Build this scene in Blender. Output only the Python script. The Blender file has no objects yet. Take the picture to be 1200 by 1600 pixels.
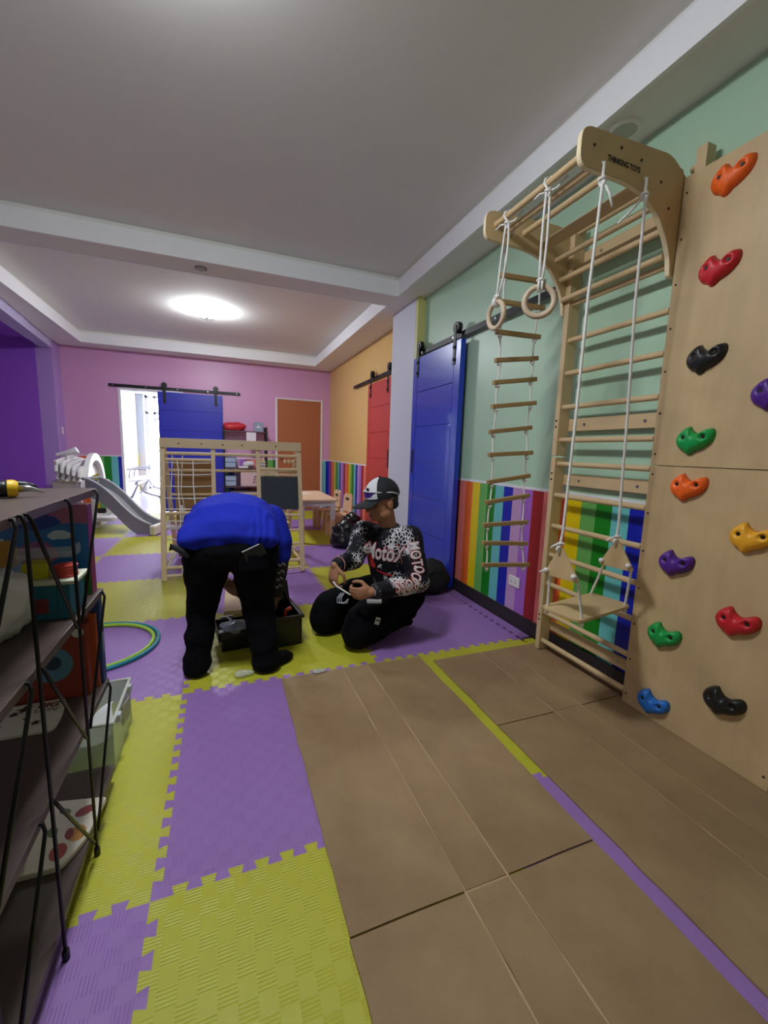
import bpy, bmesh, math, random
from mathutils import Vector, Matrix, noise
from mathutils.bvhtree import BVHTree
random.seed(7)
SC = bpy.context.scene
COL = SC.collection
V = Vector
PI = math.pi

# ---------------------------------------------------------------- camera
YAW, PITCH, ROLL = 0.373767, 0.143171, -0.0316025
_f = V((math.sin(YAW)*math.cos(PITCH), math.cos(YAW)*math.cos(PITCH), -math.sin(PITCH)))
_r = V((math.cos(YAW), -math.sin(YAW), 0)); _d = _f.cross(_r)
_r2 = _r*math.cos(ROLL)+_d*math.sin(ROLL); _d2 = -_r*math.sin(ROLL)+_d*math.cos(ROLL)
cam = bpy.data.cameras.new('camera'); camo = bpy.data.objects.new('camera', cam); COL.objects.link(camo)
M = Matrix.Identity(4)
for i in range(3):
    M[i][0] = _r2[i]; M[i][1] = -_d2[i]; M[i][2] = -_f[i]
M.translation = V((0.199494, -1.084403, 1.188569))
camo.matrix_world = M
cam.sensor_fit = 'VERTICAL'; cam.sensor_height = 24.0; cam.sensor_width = 18.0
cam.lens = 653.318/1600*24.0; cam.clip_start = 0.02; cam.clip_end = 200
SC.camera = camo

# ---------------------------------------------------------------- world, exposure
W = bpy.data.worlds.new('overcast_sky'); SC.world = W; W.use_nodes = True
_bg = W.node_tree.nodes['Background']; _bg.inputs[0].default_value = (0.86, 0.92, 1.0, 1); _bg.inputs[1].default_value = 20.0
vs = SC.view_settings
vs.view_transform = 'Standard'; vs.look = 'None'; vs.gamma = 1.0; vs.use_curve_mapping = False; vs.exposure = 0.28

# ---------------------------------------------------------------- materials
def lin(c):
    if isinstance(c, str):
        c = tuple(int(c[i:i+2], 16) for i in (0, 2, 4))
    return tuple((x/255/12.92 if x/255 <= 0.04045 else ((x/255+0.055)/1.055)**2.4) for x in c)
MATS = {}
def nd(t, kind, **kw):
    n = t.nodes.new(kind)
    for k, v in kw.items(): setattr(n, k, v)
    return n
def mth(t, op, a, b=None, c=None):
    n = t.nodes.new('ShaderNodeMath'); n.operation = op
    for i, x in enumerate((a, b, c)):
        if x is None: continue
        if isinstance(x, (int, float)): n.inputs[i].default_value = x
        else: t.links.new(x, n.inputs[i])
    return n.outputs[0]
def mixc(t, fac, a, b):
    n = t.nodes.new('ShaderNodeMix'); n.data_type = 'RGBA'
    if isinstance(fac, (int, float)): n.inputs[0].default_value = fac
    else: t.links.new(fac, n.inputs[0])
    for i, x in ((6, a), (7, b)):
        if isinstance(x, tuple): n.inputs[i].default_value = (*x[:3], 1)
        else: t.links.new(x, n.inputs[i])
    return n.outputs[2]
def mat(name, col, rough=0.6, var=0.06, scale=8.0, bump=0.0, bscale=60.0, metal=0.0, spec=0.5, coat=0.0, stretch=None, emit=None, estr=0.0, alpha=1.0, trans=0.0, coords='Object'):
    if name in MATS: return MATS[name]
    m = bpy.data.materials.new(name); m.use_nodes = True; t = m.node_tree
    b = t.nodes['Principled BSDF']
    c = lin(col) if (isinstance(col, str) or max(col) > 1.0) else col
    tc = nd(t, 'ShaderNodeTexCoord'); mp = nd(t, 'ShaderNodeMapping')
    t.links.new(tc.outputs[coords], mp.inputs[0])
    if stretch: mp.inputs['Scale'].default_value = stretch
    ns = nd(t, 'ShaderNodeTexNoise'); ns.inputs['Scale'].default_value = scale; ns.inputs['Detail'].default_value = 4
    t.links.new(mp.outputs[0], ns.inputs[0])
    lo = tuple(max(0, x*(1-var)) for x in c); hi = tuple(min(1, x*(1+var)) for x in c)
    t.links.new(mixc(t, ns.outputs['Fac'], lo, hi), b.inputs['Base Color'])
    b.inputs['Roughness'].default_value = rough; b.inputs['Metallic'].default_value = metal
    b.inputs['Specular IOR Level'].default_value = spec; b.inputs['Coat Weight'].default_value = coat
    if trans: b.inputs['Transmission Weight'].default_value = trans
    if alpha < 1: b.inputs['Alpha'].default_value = alpha
    if emit:
        b.inputs['Emission Color'].default_value = (*emit, 1); b.inputs['Emission Strength'].default_value = estr
    if bump:
        n2 = nd(t, 'ShaderNodeTexNoise'); n2.inputs['Scale'].default_value = bscale; n2.inputs['Detail'].default_value = 3
        t.links.new(mp.outputs[0], n2.inputs[0])
        bp = nd(t, 'ShaderNodeBump'); bp.inputs['Strength'].default_value = bump; bp.inputs['Distance'].default_value = 0.004
        t.links.new(n2.outputs['Fac'], bp.inputs['Height']); t.links.new(bp.outputs[0], b.inputs['Normal'])
    MATS[name] = m; return m

# ---------------------------------------------------------------- mesh helpers
WO = {}
def frame_from(d):
    d = d.normalized(); u = V((0, 0, 1)) if abs(d.z) < 0.95 else V((1, 0, 0))
    a = d.cross(u).normalized(); return a, d.cross(a).normalized()
class MB:
    def __init__(s): s.v = []; s.f = []
    def add(s, vs, fs):
        n = len(s.v); s.v += [V(p) for p in vs]; s.f += [[i+n for i in f] for f in fs]; return s
    def box(s, x0, x1, y0, y1, z0, z1):
        return s.add([(x0,y0,z0),(x1,y0,z0),(x1,y1,z0),(x0,y1,z0),(x0,y0,z1),(x1,y0,z1),(x1,y1,z1),(x0,y1,z1)],
                     [(0,3,2,1),(4,5,6,7),(0,1,5,4),(1,2,6,5),(2,3,7,6),(3,0,4,7)])
    def obox(s, c, size, rz=0, R=None):
        R = R or Matrix.Rotation(rz, 3, 'Z'); c = V(c); h = [x/2 for x in size]; b = MB().box(-h[0],h[0],-h[1],h[1],-h[2],h[2])
        return s.add([c+R@p for p in b.v], b.f)
    def cyl(s, a, b, r, r2=None, n=10, caps=True):
        a, b = V(a), V(b); r2 = r if r2 is None else r2; u, w = frame_from(b-a)
        vs = [a+(u*math.cos(2*PI*i/n)+w*math.sin(2*PI*i/n))*r for i in range(n)]+[b+(u*math.cos(2*PI*i/n)+w*math.sin(2*PI*i/n))*r2 for i in range(n)]
        fs = [(i, i+n, (i+1) % n+n, (i+1) % n) for i in range(n)]
        if caps: fs += [tuple(range(n)), tuple(range(2*n-1, n-1, -1))]
        return s.add(vs, fs)
    def tube(s, pts, r, n=8, closed=False, rs=None):
        pts = [V(p) for p in pts]; m = len(pts); rings = []; u = None
        for i, p in enumerate(pts):
            if closed: t = pts[(i+1) % m]-pts[i-1]
            else: t = pts[min(i+1, m-1)]-pts[max(i-1, 0)]
            t.normalize()
            if u is None: u, _ = frame_from(t)
            u = (u-t*u.dot(t)).normalized(); w = t.cross(u); rr = rs[i] if rs else r
            rings.append([p+(u*math.cos(2*PI*k/n)+w*math.sin(2*PI*k/n))*rr for k in range(n)])
        vs = [q for R_ in rings for q in R_]; fs = []
        for i in range(m if closed else m-1):
            j = (i+1) % m
            for k in range(n): fs.append((i*n+k, i*n+(k+1) % n, j*n+(k+1) % n, j*n+k))
        if not closed: fs += [tuple(range(n-1, -1, -1)), tuple(range((m-1)*n, m*n))]
        return s.add(vs, fs)
    def sphere(s, c, r, n=14, m=9, R=None):
        c = V(c); r = (r, r, r) if isinstance(r, (int, float)) else r; vs = []; fs = []
        for j in range(m+1):
            th = PI*j/m
            for i in range(n):
                p = V((r[0]*math.sin(th)*math.cos(2*PI*i/n), r[1]*math.sin(th)*math.sin(2*PI*i/n), r[2]*math.cos(th)))
                vs.append(c+(R@p if R else p))
        for j in range(m):
            for i in range(n): fs.append((j*n+i, (j+1)*n+i, (j+1)*n+(i+1) % n, j*n+(i+1) % n))
        return s.add(vs, fs)
    def prism(s, A, B):
        n = len(A); vs = list(A)+list(B)
        return s.add(vs, [tuple(range(n-1, -1, -1)), tuple(range(n, 2*n))]+[(i, (i+1) % n, (i+1) % n+n, i+n) for i in range(n)])
    def extr(s, poly, axis, a, b):
        # poly: 2D points in the two other axes (order x,y,z without axis)
        def P(q, h):
            l = list(q); l.insert(axis, h); return V(l)
        return s.prism([P(q, a) for q in poly], [P(q, b) for q in poly])
    def lathe(s, c, prof, n=20, R=None):
        c = V(c); vs = []; fs = []; m = len(prof)
        for (r, z) in prof:
            for i in range(n):
                p = V((r*math.cos(2*PI*i/n), r*math.sin(2*PI*i/n), z)); vs.append(c+(R@p if R else p))
        for j in range(m-1):
            for i in range(n): fs.append((j*n+i, j*n+(i+1) % n, (j+1)*n+(i+1) % n, (j+1)*n+i))
        fs += [tuple(range(n-1, -1, -1)), tuple(range((m-1)*n, m*n))]
        return s.add(vs, fs)
    def torus(s, c, R1, r, axis=(0, 0, 1), n=28, k=8):
        u, w = frame_from(V(axis)); c = V(c)
        return s.tube([c+(u*math.cos(2*PI*i/n)+w*math.sin(2*PI*i/n))*R1 for i in range(n)], r, k, closed=True)
    def grid(s, fn, nu, nv):
        vs = [fn(i/nu, j/nv) for j in range(nv+1) for i in range(nu+1)]
        return s.add(vs, [(j*(nu+1)+i, j*(nu+1)+i+1, (j+1)*(nu+1)+i+1, (j+1)*(nu+1)+i) for j in range(nv) for i in range(nu)])
    def mesh(s, name, recalc=True):
        me = bpy.data.meshes.new(name); me.from_pydata([tuple(p) for p in s.v], [], s.f); me.validate()
        if recalc:
            bm = bmesh.new(); bm.from_mesh(me); bmesh.ops.recalc_face_normals(bm, faces=bm.faces); bm.to_mesh(me); bm.free()
        me.update(); return me
    def build(s, name, m, parent=None, smooth=False, bevel=0.0, origin=None, auto=None):
        if origin is None:
            lo = V([min(p[i] for p in s.v) for i in range(3)]); hi = V([max(p[i] for p in s.v) for i in range(3)])
            origin = V(((lo.x+hi.x)/2, (lo.y+hi.y)/2, lo.z))
        origin = V(origin)
        t = MB(); t.v = [p-origin for p in s.v]; t.f = s.f
        me = t.mesh(name)
        return link(name, me, m, parent, origin, smooth, bevel, auto)
def link(name, me, m, parent=None, origin=V((0, 0, 0)), smooth=False, bevel=0.0, auto=None):
    o = bpy.data.objects.new(name, me); COL.objects.link(o)
    ms = m if isinstance(m, (list, tuple)) else [m]
    for x in ms: me.materials.append(x)
    if smooth or auto:
        me.polygons.foreach_set('use_smooth', [True]*len(me.polygons))
        if auto:
            bm = bmesh.new(); bm.from_mesh(me)
            for e in bm.edges:
                if len(e.link_faces) == 2 and e.calc_face_angle(0) > auto: e.smooth = False
            bm.to_mesh(me); bm.free()
    WO[o.name] = V(origin)
    if parent is not None:
        o.parent = parent; o.location = V(origin)-WO[parent.name]
    else: o.location = origin
    if bevel:
        b = o.modifiers.new('bevel', 'BEVEL'); b.width = bevel; b.segments = 2; b.limit_method = 'ANGLE'; b.angle_limit = 0.7
    return o
def empty(name, loc):
    o = bpy.data.objects.new(name, None); COL.objects.link(o); o.location = loc; o.empty_display_size = 0.1; WO[o.name] = V(loc); return o
def tag(o, label=None, cat=None, group=None, kind=None):
    if label: o['label'] = label
    if cat: o['category'] = cat
    if group: o['group'] = group
    if kind: o['kind'] = kind
    return o
def thing(name, loc, label, cat, group=None): return tag(empty(name, loc), label, cat, group)
def plab(o, label): o['label'] = label; return o
def text_mesh(s, size, extrude=0.0, font_spacing=1.0, bold=0.0):
    cu = bpy.data.curves.new('txt', 'FONT'); cu.body = s; cu.size = size; cu.extrude = extrude; cu.offset = bold
    cu.align_x = 'CENTER'; cu.align_y = 'CENTER'; cu.space_character = font_spacing; cu.resolution_u = 3
    o = bpy.data.objects.new('txt', cu); COL.objects.link(o)
    dg = bpy.context.evaluated_depsgraph_get(); me = bpy.data.meshes.new_from_object(o.evaluated_get(dg))
    vs = [v.co.copy() for v in me.vertices]; fs = [list(p.vertices) for p in me.polygons]
    bpy.data.objects.remove(o); bpy.data.curves.remove(cu); bpy.data.meshes.remove(me)
    return vs, fs
def put_text(s, size, origin, ux, uy, m, parent, name='lettering', sx=1.0, lift=0.0008, bold=0.0):
    vs, fs = text_mesh(s, size, bold=bold); o = V(origin); ux = V(ux).normalized(); uy = V(uy).normalized(); n = ux.cross(uy)
    mb = MB(); mb.add([o+ux*(p.x*sx)+uy*p.y+n*lift for p in vs], fs)
    return mb.build(name, m, parent)
# ---------------------------------------------------------------- material library
def wood_mat(name, col, rough=0.5, axis='Z', var=0.14, sc=1.0):
    st = {'X': (1.2, 14, 14), 'Y': (14, 1.2, 14), 'Z': (14, 14, 1.2)}[axis]
    return mat(name, col, rough, var, 3.0*sc, bump=0.08, bscale=8, stretch=st)
M_white = mat('white_paint', 'dcdde0', 0.55, 0.02)
M_ceil = mat('ceiling_paint', 'f1f0ec', 0.85, 0.03, 1.5)
M_cove = mat('cove_white_paint', 'fbfcff', 0.6, 0.015)
M_green = mat('mint_wall_paint', 'b4d4b8', 0.38, 0.03, 2.0, bump=0.03, bscale=40)
M_pink = mat('pink_wall_paint', 'd9a2cd', 0.4, 0.03, 2.0, bump=0.03, bscale=40)
M_ochre = mat('ochre_wall_paint', 'e6bd78', 0.45, 0.03, 2.0)
M_yellowret = mat('pale_yellow_paint', 'dcd88c', 0.5, 0.03)
M_violet = mat('violet_wall_paint', '9a58d2', 0.55, 0.04, 2.0)
M_lilac = mat('lilac_wall_paint', 'b694d8', 0.45, 0.04, 2.0)
M_pillar = mat('pillar_paint', 'd4d6e4', 0.5, 0.02)
M_base = mat('dark_skirting', '2b2326', 0.5, 0.1)
M_hallfloor = mat('pale_floor_tile', 'd4d4dc', 0.25, 0.05, 3)
M_trimw = mat('white_wood_trim', 'ece9ee', 0.45, 0.02)
M_blue = mat('blue_lacquer', '1b3cc0', 0.28, 0.04, 3, coat=0.3)
M_blue2 = mat('deep_blue_lacquer', '2a2fb4', 0.35, 0.04, 3)
M_red = mat('red_lacquer', 'c8463c', 0.38, 0.04, 3)
M_brown = mat('orange_brown_door', 'b0663f', 0.5, 0.08, 4, stretch=(8, 8, 1))
M_black = mat('black_steel', '16161a', 0.45, 0.1, metal=0.3)
M_blackpl = mat('black_plastic', '0e0f12', 0.4, 0.15)
M_steel = mat('steel', 'b9b9b9', 0.3, 0.05, metal=1.0)
M_wood = wood_mat('pale_pine', 'cfb48a', 0.5, 'Z')
M_woody = wood_mat('pale_pine_cross', 'cfb388', 0.5, 'Y')
M_woodx = wood_mat('pale_pine_long', 'cdb28a', 0.5, 'X')
M_ply = mat('birch_plywood', 'c9ad80', 0.5, 0.22, 3.0, bump=0.06, bscale=14, stretch=(2, 4, 1.3))
M_plyedge = mat('plywood_edge', 'ead9b4', 0.6, 0.2, 10, stretch=(1, 1, 1))
M_rungd = wood_mat('ash_rung', 'a98a5c', 0.55, 'X')
M_ring = mat('beech_ring', 'cdb79c', 0.5, 0.08)
M_rope = mat('white_rope', 'eceae6', 0.8, 0.08, 120, bump=0.5, bscale=260)
M_screw = mat('dark_screw', '3a3028', 0.4, 0.1, metal=0.6)
M_stamp = mat('burnt_stamp', '1b120c', 0.7, 0.1)
M_whitepl = mat('white_plastic', 'e9e7e6', 0.4, 0.03)
M_greypl = mat('grey_plastic', '9a9ba0', 0.42, 0.04)
def mat_cardboard():
    m = bpy.data.materials.new('brown_cardboard'); m.use_nodes = True; t = m.node_tree; b = t.nodes['Principled BSDF']
    tc = nd(t, 'ShaderNodeTexCoord')
    n1 = nd(t, 'ShaderNodeTexNoise'); n1.inputs['Scale'].default_value = 2.2; n1.inputs['Detail'].default_value = 6; n1.inputs['Roughness'].default_value = 0.65
    t.links.new(tc.outputs['Object'], n1.inputs[0])
    mp = nd(t, 'ShaderNodeMapping'); mp.inputs['Scale'].default_value = (2.5, 60, 1); t.links.new(tc.outputs['Object'], mp.inputs[0])
    n2 = nd(t, 'ShaderNodeTexNoise'); n2.inputs['Scale'].default_value = 3; t.links.new(mp.outputs[0], n2.inputs[0])
    n3 = nd(t, 'ShaderNodeTexNoise'); n3.inputs['Scale'].default_value = 160; t.links.new(tc.outputs['Object'], n3.inputs[0])
    r1 = nd(t, 'ShaderNodeValToRGB'); t.links.new(n1.outputs['Fac'], r1.inputs[0])
    r1.color_ramp.elements[0].position = 0.3; r1.color_ramp.elements[0].color = (*lin('7d6347'), 1)
    r1.color_ramp.elements[1].position = 0.7; r1.color_ramp.elements[1].color = (*lin('a48a68'), 1)
    c2 = mixc(t, mth(t, 'MULTIPLY', n2.outputs['Fac'], 0.22), r1.outputs[0], lin('7c5f3c'))
    c3 = mixc(t, mth(t, 'MULTIPLY', n3.outputs['Fac'], 0.25), c2, lin('ab8b63'))
    t.links.new(c3, b.inputs['Base Color']); b.inputs['Roughness'].default_value = 0.62; b.inputs['Specular IOR Level'].default_value = 0.35
    bp = nd(t, 'ShaderNodeBump'); bp.inputs['Strength'].default_value = 0.25; bp.inputs['Distance'].default_value = 0.004
    t.links.new(mth(t, 'ADD', n1.outputs['Fac'], mth(t, 'MULTIPLY', n2.outputs['Fac'], 0.3)), bp.inputs['Height']); t.links.new(bp.outputs[0], b.inputs['Normal'])
    return m
M_card = mat_cardboard()
M_crease = mat('cardboard_crease', 'b39470', 0.7, 0.1, 30)
def mat_foam(name, col, flip):
    # basket-weave embossing: small squares, every other one ribbed
    m = bpy.data.materials.new(name); m.use_nodes = True; t = m.node_tree; b = t.nodes['Principled BSDF']
    tc = nd(t, 'ShaderNodeTexCoord'); sp = nd(t, 'ShaderNodeSeparateXYZ'); t.links.new(tc.outputs['Object'], sp.inputs[0])
    X, Y = sp.outputs[0], sp.outputs[1]
    S = 24.0
    ck = nd(t, 'ShaderNodeTexChecker'); ck.inputs['Scale'].default_value = S
    ck.inputs['Color1'].default_value = (1, 1, 1, 1); ck.inputs['Color2'].default_value = (0, 0, 0, 1)
    cb = nd(t, 'ShaderNodeCombineXYZ'); t.links.new(X, cb.inputs[0]); t.links.new(Y, cb.inputs[1]); cb.inputs[2].default_value = 0.001
    t.links.new(cb.outputs[0], ck.inputs['Vector'])
    A = X if flip else Y
    rib = mth(t, 'MULTIPLY_ADD', mth(t, 'SINE', mth(t, 'MULTIPLY', A, 2*PI*S*5)), 0.5, 0.5)
    h1 = mth(t, 'MULTIPLY', rib, ck.outputs['Fac'])
    B = X
    ln = mth(t, 'GREATER_THAN', mth(t, 'ABSOLUTE', mth(t, 'SUBTRACT', mth(t, 'FRACT', mth(t, 'MULTIPLY', B, S)), 0.5)), 0.44)
    h = mth(t, 'ADD', h1, mth(t, 'MULTIPLY', ln, 0.8))
    flat = mth(t, 'SUBTRACT', 1.0, ck.outputs['Fac'])
    h = mth(t, 'ADD', h, mth(t, 'MULTIPLY', flat, 0.75))
    n1 = nd(t, 'ShaderNodeTexNoise'); n1.inputs['Scale'].default_value = 3; t.links.new(tc.outputs['Object'], n1.inputs[0])
    c = lin(col); lo = tuple(x*0.94 for x in c); hi = tuple(min(1, x*1.05) for x in c)
    t.links.new(mixc(t, n1.outputs['Fac'], lo, hi), b.inputs['Base Color'])
    b.inputs['Roughness'].default_value = 0.48; b.inputs['Specular IOR Level'].default_value = 0.5
    bp = nd(t, 'ShaderNodeBump'); bp.inputs['Strength'].default_value = 0.6; bp.inputs['Distance'].default_value = 0.0018
    t.links.new(h, bp.inputs['Height']); t.links.new(bp.outputs[0], b.inputs['Normal'])
    return m
M_foamy = mat_foam('yellow_foam', 'b5b32c', False)
M_foamp = mat_foam('purple_foam', '9670b4', True)
STR = ['a52021', 'ef8077', 'ea6a24', 'e8cc0a', '6cb45c', '12841c', '6cc4c4', '1020b0', 'c69ccc', 'a768cc']
M_str = [mat('stripe_paint_%d' % i, c, 0.4, 0.03, 3) for i, c in enumerate(STR)]
# ================================================================ the room
XR, YB, ZC = 2.12, 7.20, 2.70          # right wall, back wall, soffit height
XL = -2.16
def struct(name, mb, m, **k): return tag(mb.build(name, m, **k), kind='structure')
floor = struct('floor', MB().box(-4.2, 2.6, -3.6, 7.3, -0.10, -0.022), mat('grey_screed', '77736f', 0.7))
# ---- right wall (mint), pillar, far right wall (ochre)
wall_right = struct('wall_right', MB().box(XR, XR+0.15, -3.5, 2.86, -0.02, ZC+0.3), M_green)
pillar = struct('wall_pillar', MB().box(2.035, 2.4, 2.90, 3.50, -0.02, ZC+0.2), M_pillar)
struct('wall_pillar_return', MB().box(2.037, 2.4, 2.855, 2.8995, -0.02, ZC+0.2), M_yellowret)
XF = 2.23
wall_far = struct('wall_right_far', MB().box(XF, XF+0.15, 3.50, YB, -0.02, ZC+0.2), M_ochre)
# ---- back wall with doorway
wb = MB()
OX0, OX1, OZ = -1.33, -0.42, 2.075
wb.box(-4.2, OX0, YB, YB+0.14, -0.02, ZC+0.2); wb.box(OX1, 2.6, YB, YB+0.14, -0.02, ZC+0.2); wb.box(OX0, OX1, YB, YB+0.14, OZ, ZC+0.2)
wall_back = struct('wall_back', wb, M_pink)
# ---- left side: lilac pier, header, violet niche
NY = 6.85; XP = -2.13
struct('wall_left_pier', MB().box(XP-0.2, XP, NY, YB, -0.02, ZC+0.1), M_lilac)
struct('wall_left_header', MB().extr([(XP, NY), (-1.835, 3.40), (-2.05, 3.40), (XP-0.15, NY)], 2, 2.575, ZC+0.01), mat('header_lilac', 'c9c2e6', 0.5, 0.03))
struct('wall_niche_back', MB().box(-4.1, XP-0.0015, NY+0.001, YB-0.001, -0.02, ZC+0.1), M_violet)
struct('wall_niche_side', MB().box(-4.2, -4.1, 1.0, YB, -0.02, ZC+0.1), M_violet)
struct('ceiling_niche', MB().box(-4.1, XL-0.001, 1.2, NY, 2.66, 2.78), M_violet)
struct('wall_left', MB().box(-4.2, XL, -3.5, 1.2, -0.02, ZC+0.2), M_white)
struct('wall_rear', MB().box(-4.2, 2.6, -3.6, -3.5, -0.02, ZC+0.3), mat('rear_wall_paint', 'd8cfae', 0.6))
# ---- ceiling: soffit ring with two coffers, cove lips, upper slab
T1 = (-1.75, 1.85, -1.75, 2.935); T2 = (-1.74, 1.85, 3.25, 6.80); ZT = 2.875
ce = MB(); E_ = 0.021
for (a, b, c, d) in ((-2.16, 2.4, -3.5, T1[2]-E_), (-2.16, T1[0]-E_, T1[2]-E_, 6.8+E_), (T1[1]+E_, 2.4, T1[2]-E_, 6.8+E_), (T1[0]-E_, T1[1]+E_, T1[3]+E_, T2[2]-E_), (-2.16, 2.4, 6.8+E_, YB)):
    ce.box(a, b, c, d, ZC, ZC+0.02)
ceil = struct('ceiling', ce, M_ceil)
up = MB().box(-2.4, 2.5, -3.5, YB, ZT, ZT+0.1)
o = up.build('upper_slab', M_ceil, ceil)
for T in (T1, T2):
    lip = MB(); e = 0.022; x0, x1, y0, y1 = T; zt = 2.84
    lip.box(x0-e, x0, y0-e, y1+e, ZC-0.004, zt); lip.box(x1, x1+e, y0-e, y1+e, ZC-0.004, zt)
    lip.box(x0, x1, y0-e, y0, ZC-0.004, zt); lip.box(x0, x1, y1, y1+e, ZC-0.004, zt)
    lip.build('cove_lip', M_cove, ceil)
    st = MB(); e2 = 0.05
    st.box(x0-e2, x0-e, y0-e2, y1+e2, ZC+0.02, ZT+0.01); st.box(x1+e, x1+e2, y0-e2, y1+e2, ZC+0.02, ZT+0.01)
    st.box(x0-e, x1+e, y0-e2, y0-e, ZC+0.02, ZT+0.01); st.box(x0-e, x1+e, y1+e, y1+e2, ZC+0.02, ZT+0.01)
    st.build('cove_step', M_ceil, ceil)
# flush ceiling discs
for (x, y, r, lab) in ((1.975, 0.55, 0.070, 'round flush downlight in the soffit above the climbing bars'), (0.079, 3.09, 0.05, 'small round detector disc on the beam between the ceiling coffers')):
    d = thing('ceiling_disc', (x, y, ZC-0.012), lab, 'downlight' if r > 0.06 else 'detector')
    MB().lathe((x, y, ZC-0.012), [(r*0.8, 0.0), (r, 0.003), (r, 0.0118)], 28).build('bezel', M_ceil if r > 0.06 else mat('detector_grey', '9b8f92', 0.6), d, auto=0.6)
    MB().lathe((x, y, ZC-0.0135), [(r*0.7, 0), (r*0.75, 0.0014)], 28).build('lens', mat('lens_grey', 'b9bdb2', 0.4), d)
# ---- painted stripes under a white dado line
Z_ST = 0.968
def stripes_x(wall, x, y0, y1, w, start, nx):     # on a wall whose normal is along x
    y = y1; i = start
    while y > y0+1e-4:
        ya = max(y-w, y0); MB().box(x-0.003 if nx < 0 else x, x if nx < 0 else x+0.003, ya, y, 0.0, Z_ST).build('stripe', M_str[i % 10], wall); y = ya; i += 1
    MB().box(x-0.005, x, y0, y1, Z_ST, Z_ST+0.018).build('dado_line', M_trimw, wall)
stripes_x(wall_right, XR, -0.55, 2.848, 0.1015, 3, -1)
stripes_x(wall_far, XF, 4.0, 7.196, 0.1, 9, -1)
def stripes_y(wall, y, x0, x1, w, start):
    x = x0; i = start
    while x < x1-1e-4:
        xb = min(x+w, x1); MB().box(x, xb, y-0.003, y, 0.0, Z_ST).build('stripe', M_str[i % 10], wall); x = xb; i += 1
    MB().box(x0, x1, y-0.005, y, Z_ST, Z_ST+0.018).build('dado_line', M_trimw, wall)
stripes_y(wall_back, YB, XP+0.001, OX0-0.035, 0.1015, 0)
stripes_y(wall_back, YB, OX1+0.035, 1.175, 0.1015, 0)
stripes_y(wall_back, YB, 2.09, XF, 0.07, 6)
# skirting boards
struct('baseboard_right', MB().box(XR-0.013, XR, -0.6, 2.85, -0.02, 0.098), M_base, bevel=0.003)
struct('baseboard_right_far', MB().box(XF-0.013, XF, 3.5, YB, -0.02, 0.098), mat('brown_skirting', '6a4a22', 0.5))
struct('baseboard_back', MB().box(XP, OX0-0.04, YB-0.013, YB, -0.02, 0.09), M_base)
# doorway trim
tr = MB(); tr.box(OX0-0.035, OX0+0.004, YB-0.012, YB+0.145, 0, OZ+0.035); tr.box(OX1-0.004, OX1+0.035, YB-0.012, YB+0.145, 0, OZ+0.035); tr.box(OX0+0.004, OX1-0.004, YB-0.012, YB+0.145, OZ-0.004, OZ+0.035)
struct('trim_1', tr, M_trimw)

# ---- sliding barn doors
def barn_door(name, plane, at, side, u0, u1, ztop, rail, hang, m, rail_m, handle_u, lab, cuts, railz, thick=0.045, stile=0.10, flip=False):
    # plane 'x': door lies on a wall x=at, u runs along y; 'y': wall y=at, u runs along x. door hangs on the side of smaller coordinate
    def B(mb, a, b, d0, d1, z0, z1):
        if plane == 'x': return mb.box(at-d1, at-d0, a, b, z0, z1)
        return mb.box(a, b, at-d1, at-d0, z0, z1)
    base = (at-0.06, (u0+u1)/2, 0) if plane == 'x' else ((u0+u1)/2, at-0.06, 0)
    d = tag(empty(name, base), lab, None, None, 'structure')
    D0 = 0.03; D1 = D0+thick
    B(MB(), u0, u1, D0, D1-0.008, 0.02, ztop).build('door_core', m, d)
    B(MB(), u0, u0+stile, D1-0.008, D1, 0.02, ztop).build('stile', m, d, bevel=0.002)
    B(MB(), u1-stile, u1, D1-0.008, D1, 0.02, ztop).build('stile', m, d, bevel=0.002)
    zs = [0.02]+cuts+[ztop]
    for a, b in zip(zs[:-1], zs[1:]):
        B(MB(), u0+stile+0.004, u1-stile-0.004, D1-0.008, D1-0.001, a+0.003, b-0.003).build('panel', m, d, bevel=0.002)
    B(MB(), rail[0], rail[1], 0.028, 0.036, railz-0.022, railz+0.022).build('rail', rail_m, d)
    n = max(3, int((rail[1]-rail[0])/0.4))
    for i in range(n):
        u = rail[0]+0.06+(rail[1]-rail[0]-0.12)*i/(n-1)
        a, b = ((at, u, railz), (at-0.040, u, railz)) if plane == 'x' else ((u, at, railz), (u, at-0.040, railz))
        MB().cyl(a, b, 0.010, n=8).build('rail_bolt', M_steel if rail_m is M_black else rail_m, d)
    for u in hang:
        h = B(MB(), u-0.022, u+0.022, D1, D1+0.006, ztop-0.19, railz+0.07).build('hanger', M_black, d, bevel=0.004)
        a, b = ((at-0.036, u, railz+0.055), (at-D1, u, railz+0.055)) if plane == 'x' else ((u, at-0.036, railz+0.055), (u, at-D1, railz+0.055))
        MB().cyl(a, b, 0.045, n=20).build('wheel', M_blackpl, h)
        for z in (ztop-0.05, ztop-0.15):
            a, b = ((at-D1-0.006, u, z), (at-D1-0.016, u, z)) if plane == 'x' else ((u, at-D1-0.006, z), (u, at-D1-0.016, z))
            MB().cyl(a, b, 0.013, n=8).build('bolt', M_black, h)
    if handle_u is not None:
        B(MB(), handle_u-0.022, handle_u+0.022, D1-0.004, D1+0.003, 0.98, 1.22).build('flush_pull', M_blackpl, d, bevel=0.004)
        B(MB(), handle_u-0.014, handle_u+0.014, D1+0.003, D1+0.0045, 1.0, 1.2).build('pull_recess_shade', mat('pull_dark', '050506', 0.6), d)  # raised near-black slab, painted as the shade inside the pull
    return d
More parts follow.
